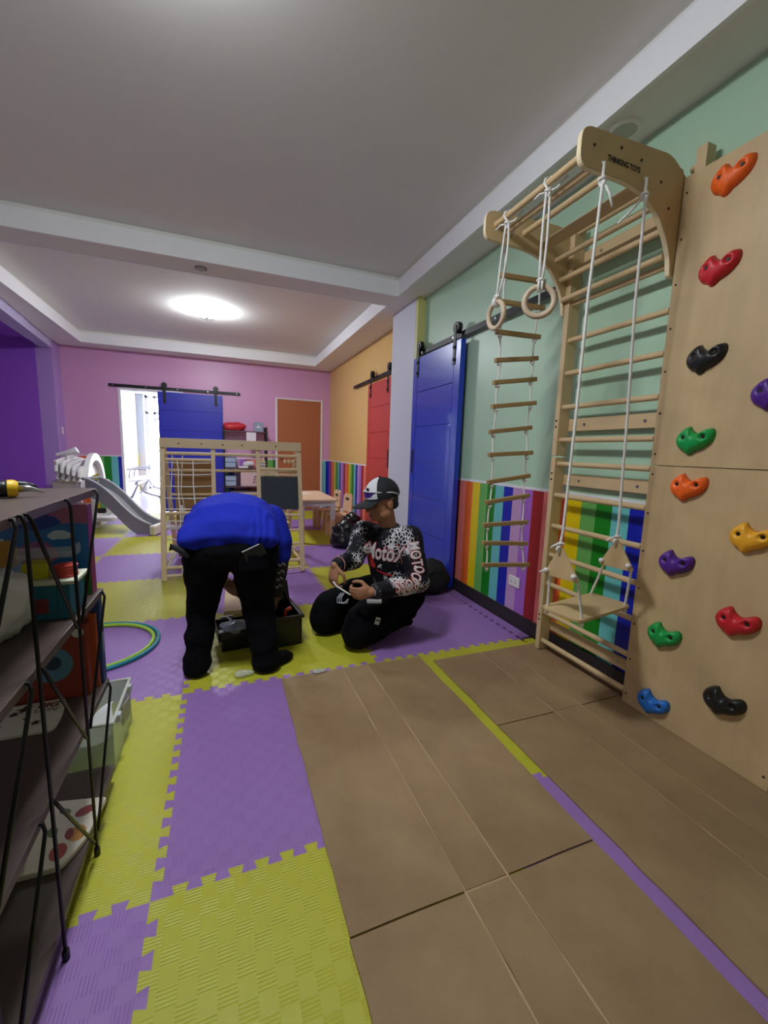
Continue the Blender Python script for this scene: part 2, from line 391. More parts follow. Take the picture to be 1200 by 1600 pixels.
barn_door('door_1', 'x', XR-0.012, -1, 2.00, 2.90, 2.115, (0.95, 2.86), (2.10, 2.80), M_blue, M_black, 2.845, 'glossy blue sliding barn door on the mint green wall', [0.42, 0.76, 1.10, 1.44, 1.78], 2.168)
barn_door('door_2', 'x', XF, -1, 3.72, 4.66, 2.105, (3.6, 5.50), (3.90, 4.54), M_red, M_black, 3.83, 'red sliding barn door on the ochre wall behind the white pillar', [0.42, 0.76, 1.10, 1.44, 1.78], 2.18)
barn_door('door_3', 'y', YB, -1, -0.775, 0.252, 2.08, (-1.49, 0.556), (-0.67, 0.145), M_blue2, M_black, None, 'deep blue sliding barn door half covering the doorway in the pink wall', [0.42, 0.76, 1.10, 1.44, 1.78], 2.140, stile=0.02)
# brown hinged door with white frame
d4 = tag(empty('door_4', (1.63, YB, 0)), 'orange brown hinged door in a white frame on the pink wall', kind='structure')
fr = MB(); fr.box(1.182, 1.217, YB-0.02, YB, 0, 2.135); fr.box(2.047, 2.086, YB-0.02, YB, 0, 2.135); fr.box(1.217, 2.047, YB-0.02, YB, 2.108, 2.135)
fr.build('door_frame', M_trimw, d4, bevel=0.003)
MB().box(1.219, 2.045, YB-0.010, YB-0.0005, 0.01, 2.106).build('door_leaf', M_brown, d4)
k = MB(); k.lathe((1.285, YB-0.010, 1.02), [(0.028, 0), (0.028, 0.006), (0.010, 0.010), (0.010, 0.035), (0.026, 0.045), (0.028, 0.06), (0.018, 0.07)], 16, Matrix.Rotation(PI/2, 3, 'X')); k.build('door_knob', M_steel, d4, smooth=True)
# outlet and switch
ow = thing('power_outlet', (XR-0.003, 1.235, 0.27), 'white double power outlet on the striped wall below the rope ladder', 'outlet')
MB().box(XR-0.010, XR-0.003, 1.180, 1.295, 0.272, 0.347).build('face_plate', M_whitepl, ow, bevel=0.003)
for y in (1.215, 1.26):
    s_ = MB(); s_.box(XR-0.0115, XR-0.0095, y-0.003, y-0.001, 0.300, 0.309); s_.box(XR-0.0115, XR-0.0095, y+0.008, y+0.010, 0.300, 0.309); s_.box(XR-0.0115, XR-0.0095, y+0.002, y+0.005, 0.318, 0.323)
    s_.build('socket_holes', M_blackpl, ow)
XL = XP
sw = thing('light_switch', (XL+0.001, 7.06, 1.30), 'white light switch on the lilac pier beside the pink wall', 'switch')
MB().box(XL, XL+0.009, 7.025, 7.095, 1.305, 1.42).build('face_plate', M_whitepl, sw, bevel=0.003)
MB().box(XL+0.009, XL+0.013, 7.045, 7.075, 1.335, 1.39).build('rocker', M_trimw, sw, bevel=0.002)

# ---- ceiling lamps (surface domes)
def ceiling_lamp(x, y, lab, power):
    l = thing('ceiling_lamp', (x, y, ZT), lab, 'lamp')
    MB().lathe((x, y, ZT-0.008), [(0.205, 0.0), (0.21, 0.002), (0.21, 0.0078)], 36).build('lamp_base', M_whitepl, l, auto=0.6)
    dm = mat('lit_opal_glass_%d' % power, 'ffffff', 0.4, 0.0, emit=(0.90, 0.95, 1.0), estr=power)
    prof = [(0.03, -0.085), (0.09, -0.080), (0.15, -0.064), (0.185, -0.042), (0.20, -0.020), (0.203, -0.001)]
    MB().lathe((x, y, ZT-0.008), prof, 36).build('opal_dome', dm, l, smooth=True)
    rg = MB(); rg.torus((x, y, ZT-0.091), 0.085, 0.008, n=32, k=6); rg.build('trim_ring', mat('ring_black', '08090c', 0.5), l, smooth=True)
    MB().lathe((x, y, ZT-0.108), [(0.018, 0), (0.02, 0.008), (0.02, 0.016)], 14).build('finial', M_steel, l)
    return l
ceiling_lamp(0.08, 4.88, 'lit round opal ceiling lamp in the far coffer', 112)
ceiling_lamp(0.0, 0.40, 'lit round opal ceiling lamp in the near coffer above the cardboard', 92)

# ---- hall beyond the doorway
HX = -1.78
struct('floor_hall', MB().box(-3.2, 1.2, YB+0.001, 14.0, -0.10, -0.018), M_hallfloor)
hall = struct('wall_hall_side', MB().box(HX-0.15, HX, YB+0.14, 11.35, -0.02, 2.7), mat('hall_grey_paint', 'c9ced2', 0.5))
stp = [8, 9, 1, 3]
x = 11.35
for i in range(10):
    MB().box(HX, HX+0.003, 11.35-0.1*(i+1), 11.35-0.1*i, 0, 0.95).build('stripe', M_str[[3, 1, 8, 8, 6, 8, 8, 6, 8, 8][i]] if i < 2 else mat('hall_pale_stripe_%d' % (i % 3), ['cfc6da', 'c4cfd8', 'd6d2de'][i % 3], 0.5), hall)
struct('wall_hall_column', MB().box(HX-0.15, HX+0.17, 11.35, 11.75, -0.02, 2.7), mat('hall_column_grey', 'a9adad', 0.6))
struct('wall_hall_right', MB().box(1.0, 1.15, YB+0.14, 11.6, -0.02, 2.7), M_white)
struct('ceiling_hall', MB().box(-2.4, 1.2, YB+0.14, 12.2, 2.45, 2.55), M_white)
wf = MB()
for x in (-1.61, -1.42, -0.55, 0.30, 0.98): wf.box(x, x+0.055, 11.65, 11.71, 0, 2.45)
for z in (0.0, 1.98, 2.39): wf.box(-1.61, 1.0, 11.65, 11.71, z, z+0.05)
w1 = struct('window_1', wf, mat('white_aluminium', 'd8d8e2', 0.4))
gl = mat('window_glass', 'ffffff', 0.02, 0.0, trans=1.0, alpha=0.25)
for (a, b) in ((-1.555, -1.42), (-1.365, -0.55), (-0.495, 0.30), (0.355, 0.98)):
    for (c, d) in ((0.05, 1.98), (2.03, 2.39)): MB().box(a, b, 11.678, 11.682, c, d).build('pane', gl, w1)
MB().box(-1.38, -1.05, 11.60, 11.64, 1.83, 1.87).build('door_closer', M_greypl, w1)
# balcony railing and shrub outside
rl = thing('balcony_railing', (-0.6, 12.9, 0), 'grey metal balcony railing outside the hall window', 'railing')
MB().box(-2.4, 1.4, 12.88, 12.92, 0.98, 1.03).build('top_rail', M_greypl, rl); MB().box(-2.4, 1.4, 12.88, 12.92, 0.1, 0.14).build('bottom_rail', M_greypl, rl)
for z in (0.82, 0.66, 0.50): MB().box(-2.4, 1.4, 12.89, 12.91, z, z+0.025).build('middle_rail', M_greypl, rl)
for i in range(10): MB().box(-2.4+i*0.42, -2.37+i*0.42, 12.885, 12.915, -0.0195, 0.98).build('baluster', M_greypl, rl)
struct('floor_balcony', MB().box(-3.0, 2.0, 11.75, 13.2, -0.12, -0.02), mat('balcony_tile', 'b9b9bd', 0.6))
def leaf_plant(name, base, h, n, lab, m, pot=0.12):
    t = thing(name, base, lab, 'plant'); b = V(base)
    MB().lathe(b, [(pot*0.75, 0), (pot, 0.02), (pot*1.1, 0.24), (pot*1.15, 0.26), (pot, 0.26)], 16).build('pot', mat('pot_grey', 'a9a6a4', 0.6), t, auto=0.6)
    st = MB(); lf = MB(); rnd = random.Random(5)
    for i in range(7):
        a = rnd.uniform(0, 2*PI); r = rnd.uniform(0.05, 0.28); hh = h*rnd.uniform(0.55, 1.0)
        pts = [b+V((math.cos(a)*r*s_*s_, math.sin(a)*r*s_*s_*0.5, 0.24+(hh-0.24)*s_)) for s_ in (0, .25, .5, .75, 1)]
        st.tube(pts, 0.006, 5)
        for j in range(n):
            s_ = rnd.uniform(0.15, 1); k = min(3, int(s_*4)); p = pts[k].lerp(pts[k+1], s_*4-k)
            d = V((rnd.uniform(-1, 1), rnd.uniform(-1, 1), rnd.uniform(-.3, .8))).normalized()*rnd.uniform(0.05, 0.09); w = d.cross(V((0, 0, 1))).normalized()*0.02
            lf.add([p, p+d*0.5+w, p+d, p+d*0.5-w+V((0, 0, 0.004))], [(0, 1, 2, 3)])
    st.build('stem', mat('stem_brown', '5d5648', 0.7), t); tag(lf.build('foliage', m, t), kind='stuff')
    return t
leaf_plant('balcony_plant', (-1.28, 12.45, -0.02), 1.55, 16, 'leafy potted plant outside the hall window', mat('grey_green_leaf', '6d7a6a', 0.6))
leaf_plant('balcony_plant', (-0.80, 12.3, -0.02), 0.9, 22, 'low bushy potted plant outside the hall window by the railing', mat('pale_leaf', '8d978c', 0.6), 0.16)
# waiting bench along the hall wall
bn = thing('waiting_bench', (-1.42, 9.9, 0), 'metal waiting room bench with white perforated seats in the hall', 'bench')
for i in range(3):
    y0 = 9.05+i*0.58
    st = MB(); st.extr([(-1.70, 0.40), (-1.68, 0.385), (-1.20, 0.43), (-1.18, 0.455), (-1.20, 0.45), (-1.68, 0.41)], 1, y0, y0+0.53); st.build('seat', M_whitepl, bn)
    bk = MB(); bk.extr([(-1.70, 0.42), (-1.73, 0.80), (-1.745, 0.80), (-1.715, 0.41)], 1, y0, y0+0.53); bk.build('backrest', M_whitepl, bn)
MB().box(-1.50, -1.44, 9.0, 10.85, 0.33, 0.385).build('beam', M_greypl, bn)
for y in (9.25, 10.6):
    MB().tube([(-1.66, y, 0.0), (-1.6, y, 0.05), (-1.47, y, 0.33), (-1.36, y, 0.16), (-1.2, y, 0.09), (-1.08, y, 0.06), (-1.05, y, 0.0)], 0.022, 8).build('leg', M_greypl, bn, smooth=True)
for y in (9.03, 9.61, 10.19, 10.80):
    MB().tube([(-1.70, y, 0.42), (-1.68, y, 0.60), (-1.62, y, 0.66), (-1.30, y, 0.655), (-1.26, y, 0.64)], 0.014, 8).build('armrest', M_greypl, bn, smooth=True)
# ================================================================ foam puzzle mats
def edge_profile(n=13, dep=0.016):
    # from 0 to 1; offset positive/negative alternating dovetail teeth
    pts = [(0.0, 0.0)]; w = 0.93/n
    for i in range(n):
        c = 0.035+(i+0.5)*w; a = w*0.20; b = w*0.30
        if i == 0: pass
        pts += [(c-a, 0.0), (c-b, dep*1.6), (c+b, dep*1.6), (c+a, 0.0)]
    pts.append((1.0, 0.0)); return pts
EP = edge_profile()
def tile_outline():
    out = []
    out += [(t, s) for (t, s) in EP[:-1]]                       # bottom y=0
    out += [(1+s, t) for (t, s) in EP[:-1]]                     # right x=1
    out += [(t, 1+s) for (t, s) in reversed(EP)][:-1]           # top y=1
    out += [(s, t) for (t, s) in reversed(EP)][:-1]             # left x=0
    return out
OUT = tile_outline()
def tile_mesh(name):
    bm = bmesh.new()
    top = [bm.verts.new((x, y, 0.0)) for x, y in OUT]; bot = [bm.verts.new((x, y, -0.02)) for x, y in OUT]
    f = bm.faces.new(top); bm.faces.new(list(reversed(bot)))
    n = len(top)
    for i in range(n): bm.faces.new((top[i], bot[i], bot[(i+1) % n], top[(i+1) % n]))
    bmesh.ops.recalc_face_normals(bm, faces=bm.faces)
    me = bpy.data.meshes.new(name); bm.to_mesh(me); bm.free(); return me
TM = {}
for key, m in (('y', M_foamy), ('p', M_foamp)):
    TM[key] = tile_mesh('mat_tile'); TM[key].materials.append(m)
pm = thing('puzzle_mat', (0, 0, -0.02), 'yellow and purple interlocking foam puzzle mat covering the playroom floor', 'play mat')
for i in range(-2, 2):
    for j in range(-2, 7):
        key = 'p' if (i+j) % 2 == 0 else 'y'
        o = bpy.data.objects.new('mat_tile', TM[key]); COL.objects.link(o); o.parent = pm; o.location = (i, j, 0.02)
for i in range(-2, 2): MB().box(i+0.004, i+0.996, 7.026, 7.185, -0.02, -0.001).build('edge_strip', M_foamp if i % 2 else M_foamy, pm)
# narrow filler strip along the right wall
MB().box(2.03, 2.10, -0.45, 1.0, -0.02, -0.004).build('edge_strip', M_foamy, pm)
MB().box(2.03, 2.10, 1.02, 2.05, -0.02, -0.002).build('edge_strip', M_foamp, pm)

# ================================================================ flattened cardboard boxes
def card_sheet(label, xs, ys, slits, creases_x, creases_y, z0, waves):
    x0, x1 = xs; y0, y1 = ys
    t = thing('cardboard_sheet', ((x0+x1)/2, (y0+y1)/2, z0), label, 'cardboard')
    xc = [x0]+creases_x+[x1]; yc = [y0]+creases_y+[y1]
    sl = {(a, b) for (a, b) in slits}
    for i in range(len(xc)-1):
        for j in range(len(yc)-1):
            gx = 0.0025
            g0 = 0.0 if i == 0 else gx; g1 = 0.0 if i == len(xc)-2 else gx
            gy0 = 0.0028 if (i, j-1) in sl else (0 if j == 0 else 0.0035); gy1 = 0.0028 if (i, j) in sl else (0 if j == len(yc)-2 else 0.0035)
            a, b, c, d = xc[i]+g0, xc[i+1]-g1, yc[j]+gy0, yc[j+1]-gy1
            mb = MB(); nu, nv = max(2, int((b-a)/0.03)), max(2, int((d-c)/0.03)); th = 0.005
            def H(x, y): return z0+th+0.0035*waves*(noise.noise(V((x*3.1+waves, y*2.7, 1.3)))+0.4*noise.noise(V((x*9, y*8, 4.3))))+0.002
            tp = [[V((a+(b-a)*p/nu+(0.002*noise.noise(V((x0, c+(d-c)*q/nv*9, i)))*2 if p in (0, nu) else 0), c+(d-c)*q/nv, 0)) for p in range(nu+1)] for q in range(nv+1)]
            vs = []; fs = []
            for q in range(nv+1):
                for p in range(nu+1):
                    P = tp[q][p].copy(); P.z = H(P.x, P.y); vs.append(P)
            N = len(vs)
            for q in range(nv+1):
                for p in range(nu+1):
                    P = vs[q*(nu+1)+p].copy(); P.z = z0+0.0005 if True else P.z-th; vs.append(P)
            for q in range(nv):
                for p in range(nu):
                    k = q*(nu+1)+p; fs.append((k, k+1, k+nu+2, k+nu+1)); fs.append((N+k, N+k+nu+1, N+k+nu+2, N+k+1))
            rim = [p for p in range(nu+1)]+[q*(nu+1)+nu for q in range(1, nv+1)]+[nv*(nu+1)+p for p in range(nu-1, -1, -1)]+[q*(nu+1) for q in range(nv-1, 0, -1)]
            for k in range(len(rim)):
                u, w = rim[k], rim[(k+1) % len(rim)]; fs.append((u, u+N, w+N, w))
            mb.add(vs, fs); mb.build('panel', M_card, t, auto=0.6)
    # pressed crease lines joining the panels
    for i, x in enumerate(creases_x):
        MB().grid(lambda u, v: V((x+(u-0.5)*0.008, y0+(y1-y0)*v, z0+0.0045+0.0035*waves*(noise.noise(V((x*3.1+waves, (y0+(y1-y0)*v)*2.7, 1.3))))*0.9+(0.002 if abs(u-0.5) < 0.3 else 0.0))), 4, 40).build('crease', M_crease, t, smooth=True)
    for j, y in enumerate(creases_y):
        for i in range(len(xc)-1):
            if (i, j) in sl: continue
            MB().grid(lambda u, v: V((xc[i]+(xc[i+1]-xc[i])*u, y+(v-0.5)*0.010, z0+0.0045+0.0035*waves*(noise.noise(V(((xc[i]+(xc[i+1]-xc[i])*u)*3.1+waves, y*2.7, 1.3))))*0.9)), 20, 2).build('crease', M_crease, t, smooth=True)
    return t
card_sheet('brown flattened cardboard box on the mats nearest the purple and yellow tiles', (0.468, 1.262), (-1.35, 0.985), [(0, 0), (2, 0)], [0.797, 0.938], [-0.262], 0.0, 1.0)
card_sheet('brown flattened cardboard box on the floor under the climbing bars', (1.318, 2.095), (-1.25, 0.915), [(0, 0), (2, 0)], [1.640, 1.800], [0.300], 0.0, 0.6)
# ================================================================ wall bars with overhead canopy
def round_poly(pts, rad, seg=4):
    # pts: (x, z, r) corner list -> rounded outline
    out = []; n = len(pts)
    for i in range(n):
        p = V((*pts[i][:2], 0)); a = V((*pts[i-1][:2], 0)); b = V((*pts[(i+1) % n][:2], 0)); r = pts[i][2] if len(pts[i]) > 2 else rad
        if r <= 0: out.append((p.x, p.y)); continue
        u = (a-p).normalized(); w = (b-p).normalized(); r = min(r, (a-p).length*0.45, (b-p).length*0.45)
        q0 = p+u*r; q1 = p+w*r
        for k in range(seg+1):
            t = k/seg; q = q0*(1-t)**2+p*2*t*(1-t)+q1*t*t; out.append((q.x, q.y))
    return out
bars = thing('climbing_bars', (2.05, 0.58, 0), 'pale wooden climbing wall bars with an overhead canopy on the mint wall', 'wall bars')
for (y0, y1) in ((0.832, 0.866),):
    for (z0, z1) in ((0.009, 1.188), (1.196, 2.43)):
        u = MB().box(2.005, 2.083, y0, y1, z0, z1).build('upright', M_wood, bars, bevel=0.004)
    for z in (0.20, 0.23, 1.06, 1.095, 1.36, 1.395):
        MB().cyl((2.0055, (y0+y1)/2, z), (2.0025, (y0+y1)/2, z), 0.006, n=8).build('screw', M_screw, bars)
for z in (0.066, 0.247, 0.429, 0.608, 0.785, 0.968, 1.150, 1.286, 1.469, 1.655, 1.833, 2.026, 2.205, 2.39):
    MB().cyl((2.032, 0.263 if z < 1.97 else 0.290, z), (2.032, 0.832, z), 0.0145, n=14).build('rung', M_woody, bars, smooth=False, auto=0.8)
for (z0, z1) in ((0.128, 0.185), (1.027, 1.092), (1.338, 1.408), (2.232, 2.303)):
    r = MB().box(2.083, 2.101, 0.264 if z0 < 1.97 else 0.29, 0.868, z0, z1).build('cross_rail', M_woody, bars, bevel=0.003)
    for y in (0.36, 0.72): MB().cyl((2.084, y, (z0+z1)/2), (2.080, y, (z0+z1)/2), 0.0075, n=10).build('bolt', M_steel, r)
    MB().box(2.101, XR, 0.45, 0.65, z0+0.01, z1-0.01).build('spacer_block', M_woody, r)
CAN = round_poly([(1.488, 2.43, 0.05), (1.965, 2.448, 0.04), (2.082, 2.37, 0.04), (2.092, 1.992, 0.012), (2.030, 1.985, 0.02), (2.018, 2.06, 0.05), (1.985, 2.13, 0.06), (1.92, 2.215, 0.08), (1.845, 2.268, 0.06), (1.74, 2.288, 0.05), (1.488, 2.292, 0.045)], 0.03, 6)
CAN = [(0.2+(x-0.2)*0.981+(0.008 if x > 1.9 else 0), 1.1886+(z-1.1886)*0.976) for x, z in CAN]
for (y0, y1) in ((0.266, 0.288), (0.866, 0.888)):
    # plywood: faces plus paler edge band
    c = MB().extr(CAN, 1, y0, y1); pnl = c.build('canopy_side', M_ply, bars)
    eb = MB(); n = len(CAN)
    cx = sum(q[0] for q in CAN)/n
    vs = []; fs = []
    for k in range(n):
        a, b = V((*CAN[k-1], 0)), V((*CAN[(k+1) % n], 0)); tt = (b-a).normalized(); nn = V((-tt.y, tt.x, 0)); x, z = CAN[k]
        vs += [(x+nn.x*0.0008, y0+0.0015, z+nn.y*0.0008), (x+nn.x*0.0008, y1-0.0015, z+nn.y*0.0008)]
    for k in range(n): fs.append((2*k, 2*k+1, 2*((k+1) % n)+1, 2*((k+1) % n)))
    eb.add(vs, fs).build('edge_band', M_plyedge, pnl)
    for (x, z) in ((1.525, 2.345), (1.66, 2.37), (1.77, 2.355), (1.89, 2.305), (1.95, 2.22)):
        yy = y0 if y0 < 0.5 else y1; sg = -1 if y0 < 0.5 else 1
        MB().cyl((x, yy, z), (x, yy+sg*0.0015, z), 0.006, n=8).build('screw', M_screw, pnl)
    if y0 < 0.5:
        put_text('THINKING TOYS', 0.028, (1.682, y0, 2.318), (1, 0, -0.02), (0.02, 0, 1), M_stamp, pnl, sx=0.82, bold=0.0012)
for (x, z, r) in ((1.525, 2.340, 0.0145), (1.585, 2.315, 0.0145), (1.700, 2.335, 0.0145), (1.925, 2.245, 0.0145), (1.965, 2.15, 0.0145), (1.985, 2.05, 0.0145)):
    MB().cyl((x, 0.288, z), (x, 0.866, z), r, n=14).build('canopy_dowel', M_woody, bars, auto=0.8)
MB().obox((1.835, 0.577, 2.300), (0.052, 0.576, 0.02), R=Matrix.Rotation(0.5, 3, 'Y')).build('canopy_slat', M_woody, bars)

# ---- climbing wall board
cw = thing('climbing_board', (2.03, -0.03, 0), 'tall plywood climbing board dotted with coloured plastic holds', 'climbing wall')
for (z0, z1) in ((0.008, 1.1635), (1.1665, 2.35)):
    pn = MB().box(2.020, 2.038, -0.335, 0.262, z0, z1).build('panel', M_ply, cw, bevel=0.002)
    k = 0; z = z0+0.05
    while z < z1:
        for y in (0.245, -0.318): MB().cyl((2.0201, y, z), (2.0185, y, z), 0.0045, n=8).build('screw', M_screw, pn)
        z += 0.178
for (y0, y1) in ((0.196, 0.240), (-0.325, -0.285)):
    MB().box(2.038, 2.092, y0, y1, 0.008, 2.452).build('post', M_wood, cw, bevel=0.003)
MB().cyl((2.062, 0.240, 2.39), (2.062, 0.265, 2.39), 0.0145).build('link_dowel', M_woody, cw)
HO = [(-.50,-.06),(-.47,.12),(-.36,.25),(-.24,.34),(-.15,.36),(-.09,.27),(.02,.18),(.14,.18),(.27,.26),(.38,.30),(.47,.25),(.50,.12),(.45,-.03),(.33,-.16),(.17,-.26),(.03,-.31),(-.07,-.40),(-.17,-.41),(-.27,-.32),(-.41,-.24)]
def smooth_loop(P, n):
    out = []; m = len(P)
    for k in range(n):
        t = k*m/n; i = int(t); f = t-i
        p0, p1, p2, p3 = [V((*P[(i+d) % m], 0)) for d in (-1, 0, 1, 2)]
        q = 0.5*((2*p1)+(p2-p0)*f+(2*p0-5*p1+4*p2-p3)*f*f+(3*p1-p0-3*p2+p3)*f**3); out.append((q.x, q.y))
    return out
HOL = smooth_loop(HO, 48)
def hold_mesh():
    W_, D_ = 0.150, 0.042; rings = 12; bm = bmesh.new(); cx, cz = 0.0, 0.0
    def hgt(u, v, s):
        h = D_*(1-s**3.2)**0.55*(0.72+0.28*(v+0.4)/0.7)
        for (a, b) in ((-.24, .06), (.27, .08)):
            d = math.hypot(u-a, v-b); h -= 0.015*math.exp(-(d/0.075)**4)
        h -= 0.008*math.exp(-((u-0.03)/0.12)**2-((v-0.18)/0.14)**2)
        return max(h, 0.0)
    prev = None; c = bm.verts.new((-hgt(0, -.05, 0), 0, -.05*W_))
    for j in range(1, rings+1):
        s = j/rings; ring = []
        for (u, v) in HOL:
            uu, vv = u*s, (v+.05)*s-.05
            ring.append(bm.verts.new((-hgt(uu, vv, s), -uu*W_, vv*W_)))
        n = len(ring)
        for k in range(n):
            if prev is None: bm.faces.new((c, ring[k], ring[(k+1) % n]))
            else: bm.faces.new((prev[k], ring[k], ring[(k+1) % n], prev[(k+1) % n]))
        prev = ring
    bm.faces.new(prev)
    bmesh.ops.recalc_face_normals(bm, faces=bm.faces); me = bpy.data.meshes.new('climbing_hold'); bm.to_mesh(me); bm.free()
    me.polygons.foreach_set('use_smooth', [True]*len(me.polygons)); me.materials.append(None); return me
HM = hold_mesh()
HC = {'orange': 'ff6a1c', 'red': 'cc1f2c', 'black': '17181a', 'purple': '52208c', 'green': '10a14c', 'yellow': 'f5b028', 'blue': '2273d0'}
bolt_me = MB().cyl((0, 0, 0), (-0.004, 0, 0), 0.0075, n=10).mesh('hold_bolt'); bolt_me.materials.append(M_screw)
for (y, z, c, w) in ((.072, 2.255, 'orange', 'bright orange hold at the top of the board'), (.076, 1.934, 'red', 'crimson hold below the top orange one'), (.079, 1.600, 'black', 'black hold in the upper panel'), (-.17, 1.437, 'purple', 'violet hold at the outer edge of the upper panel'),
                  (.079, 1.277, 'green', 'green hold at the foot of the upper panel'), (.079, 1.083, 'orange', 'orange hold at the top of the lower panel'), (-.17, .917, 'yellow', 'yellow hold in the lower panel'), (.088, .752, 'purple', 'violet hold in the lower panel'),
                  (-.165, .588, 'red', 'red hold in the lower panel'), (.098, .419, 'green', 'green hold in the lower panel'), (.107, .090, 'blue', 'blue hold near the floor'), (-.162, .257, 'black', 'black hold near the floor')):
    o = bpy.data.objects.new('climbing_hold', HM); COL.objects.link(o); o.parent = cw; o.location = V((2.020, y, z))-WO['climbing_board']; o['label'] = w
    o.material_slots[0].link = 'OBJECT'; o.material_slots[0].material = mat('hold_'+c, HC[c], 0.42, 0.05, 20, bump=0.15, bscale=200)
    WO[o.name] = V((2.020, y, z))
    for (a, b) in ((-.24, .06), (.27, .08)):
        q = bpy.data.objects.new('bolt', bolt_me); COL.objects.link(q); q.parent = o; q.location = (-0.021, -a*0.15, b*0.15)

# ---- rope ladder hanging from the far canopy side
YL = 0.908
lad = thing('rope_ladder', (1.75, YL, 0.53), 'rope ladder with wooden rungs hanging from the far side of the canopy', 'rope ladder')
LR = [((1.597, 2.13), (1.885, 2.139)), ((1.600, 2.000), (1.893, 2.004)), ((1.592, 1.845), (1.886, 1.852)), ((1.598, 1.697), (1.884, 1.738)), ((1.595, 1.58), (1.884, 1.624)), ((1.595, 1.452), (1.888, 1.492)), ((1.592, 1.315), (1.886, 1.354)), ((1.595, 1.19), (1.895, 1.21)), ((1.604, 1.036), (1.904, 1.075)), ((1.60, .92), (1.90, .96)), ((1.595, .79), (1.897, .80)), ((1.598, .685), (1.91, .668)), ((1.60, .556), (1.935, .536))]
RX = []
for (a, b) in LR:
    A = V((a[0], YL+random.uniform(-.004, .004), a[1])); B = V((b[0], YL+random.uniform(-.012, .012), b[1])); d = (B-A)
    R = Matrix((d.normalized(), V((0, 1, 0)), d.normalized().cross(V((0, 1, 0))))).transposed()
    MB().obox((A+B)/2, (d.length, 0.024, 0.024), R=R).build('rung', M_rungd, lad, bevel=0.003)
    RX.append((A+d*0.10, A+d*0.88))
for k, hx in ((0, 1.615), (1, 1.875)):
    top = V((hx, YL-0.03, 2.310)); pts = [top, V((hx, YL-0.005, 2.27))]
    for i, q in enumerate(RX):
        if i: 
            m_ = (RX[i-1][k]+q[k])/2; pts.append(m_+V((random.uniform(-.006, .006), random.uniform(-.004, .004), 0)))
        pts.append(q[k]+V((0, 0, 0.012))); pts.append(q[k]-V((0, 0, 0.014)))
    pts.append(RX[-1][k]-V((0, 0, 0.04)))
    MB().tube(pts, 0.0048, 8).build('rope', M_rope, lad, smooth=True)
    MB().tube([V((hx-0.012, 0.862, 2.298)), V((hx-0.012, 0.850, 2.32)), V((hx, 0.850, 2.33)), V((hx+0.012, 0.852, 2.32)), V((hx+.01, 0.864, 2.30))], 0.0048, 8).build('loop', M_rope, lad, smooth=True)
    for q in [V((hx, YL, 2.25))]+[x[k]-V((0, 0, 0.022)) for x in RX]:
        kn = MB(); kn.torus(q, 0.008, 0.0058, (random.uniform(-.5, .5), random.uniform(-.5, .5), 1), 12, 6); kn.torus(q-V((0, 0, .006)), 0.0065, 0.0055, (1, random.uniform(-1, 1), .4), 12, 6); kn.build('knot', M_rope, lad, smooth=True)

# ---- gym rings on the front dowel
def gym_ring(c, axis, ytop, lab, tails):
    c = V(c); g = thing('gym_ring', c, lab, 'gym ring', 'wooden gym rings on the canopy')
    MB().torus(c, 0.062, 0.0125, axis, 40, 12).build('ring', M_ring, g, smooth=True)
    a = V(axis).normalized(); side = a.cross(V((0, 0, 1))).normalized(); T = V((1.525, ytop, 2.340))
    top = c+V((0, 0, 0.062))
    for s, bow in ((1, tails), (-1, 0.004)):
        P = [top+side*0.006*s+V((0, 0, .02))]
        for t in (.2, .45, .7, .9): P.append(top.lerp(T, t)+side*s*(0.006+bow*math.sin(PI*t)))
        P += [T+V((-0.017*s, 0.008*s, 0.0)), T+V((-0.012*s, 0.008*s, 0.016)), T+V((0, 0.004*s, 0.021))]
        MB().tube(P, 0.0052, 8).build('rope', M_rope, g, smooth=True)
    kn = MB()
    for dx in (-0.007, 0.007):
        kn.torus(c+V((0, 0, 0.062))+side*dx, 0.020, 0.0052, side, 16, 6)
    kn.torus(top+V((0, 0, 0.024)), 0.013, 0.006, (0.2, 0.1, 1), 16, 6); kn.sphere(top+V((0, 0, 0.026)), 0.012, 10, 6); kn.build('cow_hitch', M_rope, g, smooth=True)
    k2 = MB(); k2.torus(T-V((0, 0, 0.034)), 0.011, 0.006, (0.3, -0.2, 1), 14, 6); k2.torus(T-V((0, 0, 0.042)), 0.009, 0.006, (1, 0.2, .3), 14, 6); k2.build('knot', M_rope, g, smooth=True)
    MB().tube([T-V((0, 0, 0.036)), T+V((0.02, -0.03, -0.03)), T+V((0.035, -0.07, 0.0))], 0.0045, 7).build('rope_tail', M_rope, g, smooth=True)
    MB().tube([T-V((0, 0, 0.036)), T+V((-0.02, 0.03, -0.035)), T+V((-0.03, 0.05, -0.05))], 0.0045, 7).build('rope_tail', M_rope, g, smooth=True)
gym_ring((1.527, 0.822, 1.896), (0.98, 0.02, 0.05), 0.775, 'smaller looking wooden gym ring turned edgewise, beside the rope ladder', 0.03)
gym_ring((1.527, 0.505, 1.866), (0.62, 0.78, 0.0), 0.50, 'wooden gym ring facing the room, nearer the swing ropes', 0.006)

